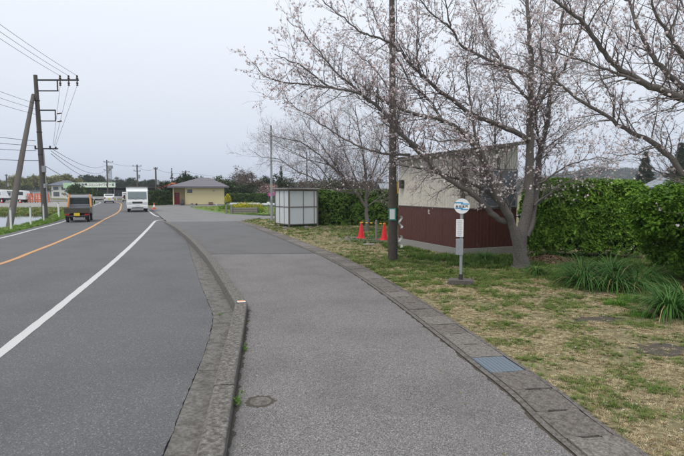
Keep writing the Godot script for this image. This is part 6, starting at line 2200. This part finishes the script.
func build_kei_truck() -> void:
	var o := thing("pickup_truck", "small olive and silver flatbed truck driving away with yellow plate", "truck", V(-16.85, 0.0, 32.6), 0.37)
	# rear end at z = 0, cab toward -z
	slab(o, "chassis", Vector3(-0.55, 0.32, -3.1), Vector3(0.55, 0.5, -0.12), M.dark_metal)
	slab(o, "bed_floor", Vector3(-0.7, 0.58, -1.95), Vector3(0.7, 0.64, -0.03), M.truck_olive)
	var tg := slab(o, "tailgate", Vector3(-0.72, 0.6, -0.035), Vector3(0.72, 0.93, 0.01), M.truck_olive, 0.012)
	slab(tg, "rib", Vector3(-0.68, 0.73, 0.01), Vector3(0.68, 0.755, 0.022), M.truck_olive)
	slab(tg, "rib", Vector3(-0.68, 0.84, 0.01), Vector3(0.68, 0.865, 0.022), M.truck_olive)
	for s in [-1.0, 1.0]:
		slab(o, "side_gate", Vector3(s * 0.72 - 0.018, 0.64, -1.93), Vector3(s * 0.72 + 0.018, 0.92, -0.045), M.truck_olive, 0.008)
		slab(o, "tail_lamp", Vector3(s * 0.56 - 0.13, 0.45, -0.06), Vector3(s * 0.56 + 0.13, 0.55, 0.0), M.lamp_red, 0.01)
		slab(o, "mud_flap", Vector3(s * 0.56 - 0.12, 0.16, -0.2), Vector3(s * 0.56 + 0.12, 0.42, -0.19), M.rubber)
		wheel(o, Vector3(s * 0.6, 0.27, -0.62), 0.27, 0.16)
		wheel(o, Vector3(s * 0.6, 0.27, -2.55), 0.27, 0.16)
		# orange load straps from the cab guard to the bed
		var mb := MB.new()
		mb.tube(PackedVector3Array([Vector3(s * 0.6, 1.78, -1.85), Vector3(s * 0.655, 1.35, -1.72), Vector3(s * 0.7, 0.93, -1.55)]), PackedFloat32Array([0.05, 0.06, 0.055]), 8)
		part(o, "load_strap", mb, M.strap_orange)
		mb = MB.new()
		mb.box(Vector3(s * 0.82, 1.25, -2.75), Vector3(0.06, 0.26, 0.14), Transform3D(), 0.02)
		mb.rod(Vector3(s * 0.7, 1.2, -2.8), Vector3(s * 0.8, 1.22, -2.78), 0.015, 6)
		part(o, "mirror", mb, M.rubber)
	slab(o, "bumper", Vector3(-0.6, 0.36, -0.1), Vector3(0.6, 0.46, -0.01), M.dark_metal, 0.01)
	slab(o, "number_plate", Vector3(-0.17, 0.42, -0.01), Vector3(0.17, 0.6, 0.013), M.plate_yellow, 0.004)
	var cab := profile_body(o, "cab", [[1.97, 0.5], [1.97, 1.55], [2.05, 1.7], [2.2, 1.76], [2.75, 1.75], [2.9, 1.68], [3.25, 1.0], [3.32, 0.45], [2.9, 0.4]], 1.4, M.truck_silver)
	slab(cab, "rear_window", Vector3(-0.58, 1.12, -1.975), Vector3(0.58, 1.55, -1.955), M.car_glass, 0.004)
	slab(cab, "window_bar", Vector3(-0.02, 1.12, -1.96), Vector3(0.02, 1.55, -1.945), M.dark_metal)
	slab(cab, "side_window", Vector3(0.7, 1.05, -2.85), Vector3(0.708, 1.5, -2.15), M.car_glass)
	slab(cab, "side_window", Vector3(-0.708, 1.05, -2.85), Vector3(-0.7, 1.5, -2.15), M.car_glass)
	var mb := MB.new()
	for s in [-1.0, 1.0]:
		mb.rod(Vector3(s * 0.6, 0.64, -1.9), Vector3(s * 0.6, 1.76, -1.9), 0.025, 8)
	mb.rod(Vector3(-0.6, 1.76, -1.9), Vector3(0.6, 1.76, -1.9), 0.03, 8)
	mb.rod(Vector3(-0.6, 1.05, -1.9), Vector3(0.6, 1.05, -1.9), 0.025, 8)
	part(o, "cab_guard", mb, M.grey_timber)
	mb = MB.new()
	mb.rod(Vector3(0.35, 0.27, -0.4), Vector3(0.35, 0.26, -0.08), 0.03, 8)
	part(o, "exhaust_pipe", mb, M.rim_steel)

func build_white_truck() -> void:
	var o := thing("box_truck", "white box truck coming toward the camera in the right lane", "truck", V(-19.35, 0.0, 48.6), PI + 0.39)
	# front bumper at z = 0, body toward +z
	slab(o, "chassis", Vector3(-0.8, 0.4, 0.2), Vector3(0.8, 0.6, 5.2), M.dark_metal)
	var cab := profile_body(o, "cab", [[0.0, 0.42], [0.0, 0.95], [-0.06, 1.15], [-0.32, 2.0], [-0.5, 2.16], [-1.55, 2.18], [-1.55, 0.5]], 1.86, M.truck_white)
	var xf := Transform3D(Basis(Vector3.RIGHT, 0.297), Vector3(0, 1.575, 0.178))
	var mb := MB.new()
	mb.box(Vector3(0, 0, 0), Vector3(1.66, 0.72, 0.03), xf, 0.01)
	part(cab, "windscreen", mb, M.sky_tinted_windscreen)
	mb = MB.new()
	mb.rod(Vector3(-0.6, 1.2, 0.06), Vector3(0.1, 1.42, 0.115), 0.012, 5)
	mb.rod(Vector3(0.1, 1.2, 0.06), Vector3(0.7, 1.4, 0.11), 0.012, 5)
	part(cab, "wiper", mb, M.rubber)
	slab(cab, "grille", Vector3(-0.45, 0.82, -0.015), Vector3(0.45, 1.0, 0.01), M.dark_metal, 0.006)
	for s in [-1.0, 1.0]:
		slab(cab, "headlamp", Vector3(s * 0.7 - 0.18, 0.78, -0.02), Vector3(s * 0.7 + 0.18, 0.98, 0.02), M.lamp_clear, 0.015)
		slab(cab, "side_window", Vector3(s * 0.935 - 0.006, 1.2, 0.3), Vector3(s * 0.935 + 0.006, 1.95, 1.2), M.car_glass)
		mb = MB.new()
		mb.box(Vector3(s * 1.12, 1.45, 0.1), Vector3(0.16, 0.4, 0.08), Transform3D(), 0.03)
		mb.rod(Vector3(s * 0.92, 1.7, 0.25), Vector3(s * 1.12, 1.62, 0.12), 0.015, 6)
		part(o, "mirror", mb, M.dark_metal)
		wheel(o, Vector3(s * 0.8, 0.37, 0.85), 0.37, 0.2)
		wheel(o, Vector3(s * 0.76, 0.37, 3.9), 0.37, 0.3)
	slab(o, "bumper", Vector3(-0.93, 0.34, -0.07), Vector3(0.93, 0.62, 0.12), M.truck_white, 0.03)
	slab(o, "number_plate", Vector3(-0.2, 0.5, -0.095), Vector3(0.2, 0.7, -0.075), M.plate_white, 0.003)
	slab(o, "lower_grille", Vector3(-0.5, 0.38, -0.085), Vector3(0.5, 0.46, -0.06), M.dark_metal)
	slab(o, "cargo_box", Vector3(-0.98, 0.62, 1.65), Vector3(0.98, 2.36, 5.3), M.truck_white, 0.03)
	slab(o, "roof_rim", Vector3(-0.99, 2.36, 1.63), Vector3(0.99, 2.43, 5.32), M.rusty_roof, 0.01)

func far_car(label: String, at: Vector3, turn: float, poly: Array, w: float, m: Material, plate: Material, rear_glass: Array) -> Node3D:
	var o := thing("car", label, "car", at, turn, "cars at the far bend")
	var b := profile_body(o, "body", poly, w, m)
	slab(b, "rear_window", Vector3(-w * 0.4, rear_glass[0], rear_glass[2]), Vector3(w * 0.4, rear_glass[1], rear_glass[2] + 0.05), M.car_glass, 0.01)
	for s in [-1.0, 1.0]:
		slab(b, "side_window", Vector3(s * w / 2 - 0.008, rear_glass[0], -2.4), Vector3(s * w / 2 + 0.008, rear_glass[1] - 0.05, -0.5), M.car_glass)
		slab(o, "tail_lamp", Vector3(s * w * 0.42 - 0.1, 0.75, -0.03), Vector3(s * w * 0.42 + 0.1, 0.98, 0.02), M.lamp_red, 0.01)
		wheel(o, Vector3(s * (w / 2 - 0.1), 0.3, -0.65), 0.3, 0.18)
		wheel(o, Vector3(s * (w / 2 - 0.1), 0.3, -2.8), 0.3, 0.18)
	slab(o, "number_plate", Vector3(-0.2, 0.62, 0.0), Vector3(0.2, 0.8, 0.025), plate, 0.003)
	slab(o, "bumper", Vector3(-w * 0.48, 0.22, -0.1), Vector3(w * 0.48, 0.42, 0.03), M.dark_metal, 0.02)
	return o

func yard_truck(label: String, at: Vector3, turn: float, box_m: Material, crane: bool, stripe: bool) -> void:
	var o := thing("yard_truck", label, "truck", at, turn, "trucks parked in the yard")
	# side view: local x forward
	slab(o, "chassis", Vector3(-4.5, 0.5, -0.8), Vector3(2.0, 0.75, 0.8), M.dark_metal)
	var mb := MB.new()
	mb.prism(PackedVector2Array([Vector2(0.5, 0.6), Vector2(2.15, 0.55), Vector2(2.2, 1.2), Vector2(1.9, 2.0), Vector2(0.5, 2.1)]), Transform3D(Basis(), Vector3(0, 0, 0.95)), 1.9)
	var cab := part(o, "cab", mb, M.truck_white)
	slab(cab, "side_window", Vector3(0.85, 1.3, 0.952), Vector3(1.8, 1.85, 0.962), M.car_glass)
	for x in [1.3, -2.4, -3.4]:
		mb = MB.new()
		for z in [-0.75, 0.75]:
			mb.tube(PackedVector3Array([Vector3(x, 0.42, z - 0.14), Vector3(x, 0.42, z + 0.14)]), PackedFloat32Array([0.42, 0.42]), 16)
		part(o, "wheels", mb, M.rubber)
	if crane:
		slab(o, "flat_bed", Vector3(-4.5, 0.8, -0.95), Vector3(-0.4, 1.15, 0.95), M.truck_white, 0.02)
		mb = MB.new()
		mb.rod(Vector3(0.1, 0.8, 0), Vector3(0.1, 2.1, 0), 0.16, 10)
		mb.box(Vector3(-1.2, 2.05, 0), Vector3(3.0, 0.22, 0.22), Transform3D(Basis(Vector3.BACK, -0.05), Vector3.ZERO))
		part(o, "crane_arm", mb, M.truck_white)
	else:
		slab(o, "cargo_box", Vector3(-4.6, 0.8, -1.0), Vector3(0.3, 2.35, 1.0), box_m, 0.03)
	if stripe:
		slab(o, "green_stripe", Vector3(-4.5, 1.25, 1.0), Vector3(0.2, 1.75, 1.012), M.panel_green)

func build_traffic() -> void:
	build_kei_truck()
	build_white_truck()
	var wagon := [[0.0, 0.3], [0.0, 0.95], [0.12, 1.02], [0.35, 1.45], [0.6, 1.5], [2.1, 1.48], [2.75, 1.0], [3.5, 0.88], [3.6, 0.35]]
	far_car("white compact car with yellow plate driving away at the far bend", V(-38.3, 0, 84.5), 0.42, wagon, 1.5, M.truck_white, M.plate_yellow, [1.05, 1.4, -0.28])
	var van := [[0.0, 0.3], [0.0, 1.1], [0.08, 1.7], [0.2, 1.78], [2.6, 1.76], [3.2, 1.15], [3.4, 0.9], [3.42, 0.35]]
	far_car("small white van with red tail lamps beyond the white compact car", V(-40.2, 0, 96.0), 0.4, van, 1.5, M.truck_white, M.plate_yellow, [1.15, 1.6, -0.1])
	# tank truck beyond
	var o := thing("tank_truck", "white tank truck partly hidden behind the coming box truck", "truck", V(-41.5, 0, 108.0), 0.5)
	var mb := MB.new()
	mb.tube(PackedVector3Array([Vector3(0, 1.7, 0), Vector3(0, 1.7, -0.15), Vector3(0, 1.7, -4.0), Vector3(0, 1.7, -4.15)]), PackedFloat32Array([0.75, 0.9, 0.9, 0.75]), 20)
	part(o, "tank", mb, M.truck_white)
	slab(o, "chassis", Vector3(-0.9, 0.5, -5.8), Vector3(0.9, 0.75, 0.1), M.dark_metal)
	slab(o, "cab", Vector3(-0.95, 0.6, -5.9), Vector3(0.95, 2.3, -4.4), M.truck_white, 0.08)
	for s in [-1.0, 1.0]:
		wheel(o, Vector3(s * 0.8, 0.42, -1.0), 0.42, 0.3)
		wheel(o, Vector3(s * 0.8, 0.42, -5.0), 0.42, 0.25)
		slab(o, "tail_lamp", Vector3(s * 0.75 - 0.12, 0.55, 0.1), Vector3(s * 0.75 + 0.12, 0.7, 0.14), M.lamp_red)
	yard_truck("white and green box truck parked at the far left of the yard", V(-61.5, 0, 90.5), 0.1, M.truck_white, false, true)
	yard_truck("white crane truck parked beside the orange barricades", V(-56.3, 0, 88.5), 0.1, M.truck_white, true, false)
	# orange steel barricades
	for k in 3:
		o = thing("barricade", ["left orange steel barricade rack in the yard", "middle orange steel barricade rack in the yard", "right orange steel barricade rack in the yard"][k], "barricade", V(-53.7 + k * 1.15, 0, 88.5 + k * 0.3), 0.2 * k - 0.2, "orange barricades in the yard")
		for x in [-0.5, 0.0, 0.5]:
			slab(o, "upright", Vector3(x - 0.05, 0, -0.05), Vector3(x + 0.05, 1.55, 0.05), M.barrier_orange)
		for y in [0.25, 0.6, 0.95, 1.3, 1.5]:
			slab(o, "rail", Vector3(-0.55, y - 0.07, 0.05), Vector3(0.55, y + 0.07, 0.09), M.barrier_orange)
		mb = MB.new()
		for x in [-0.5, 0.5]:
			mb.rod(Vector3(x, 1.4, 0), Vector3(x, 0.0, -0.7), 0.04, 6)
		part(o, "brace", mb, M.barrier_orange)
	for k in 2:
		o = thing("traffic_cone", ["red and white cone at the left edge of the yard", "red cone before the crane truck in the yard"][k], "traffic cone", V([-57.3, -53.9][k], 0, [86.5, 86.0][k]), 0)
		mb = MB.new()
		mb.lathe([Vector2(0.2, 0), Vector2(0.2, 0.05), Vector2(0.13, 0.05), Vector2(0.03, 0.7), Vector2(0, 0.7)], 12, Vector3.ZERO)
		part(o, "body", mb, M.cone_red)
		mb = MB.new()
		mb.lathe([Vector2(0.115, 0.25), Vector2(0.085, 0.45)], 12, Vector3.ZERO)
		part(o, "white_band", mb, M.sign_white)
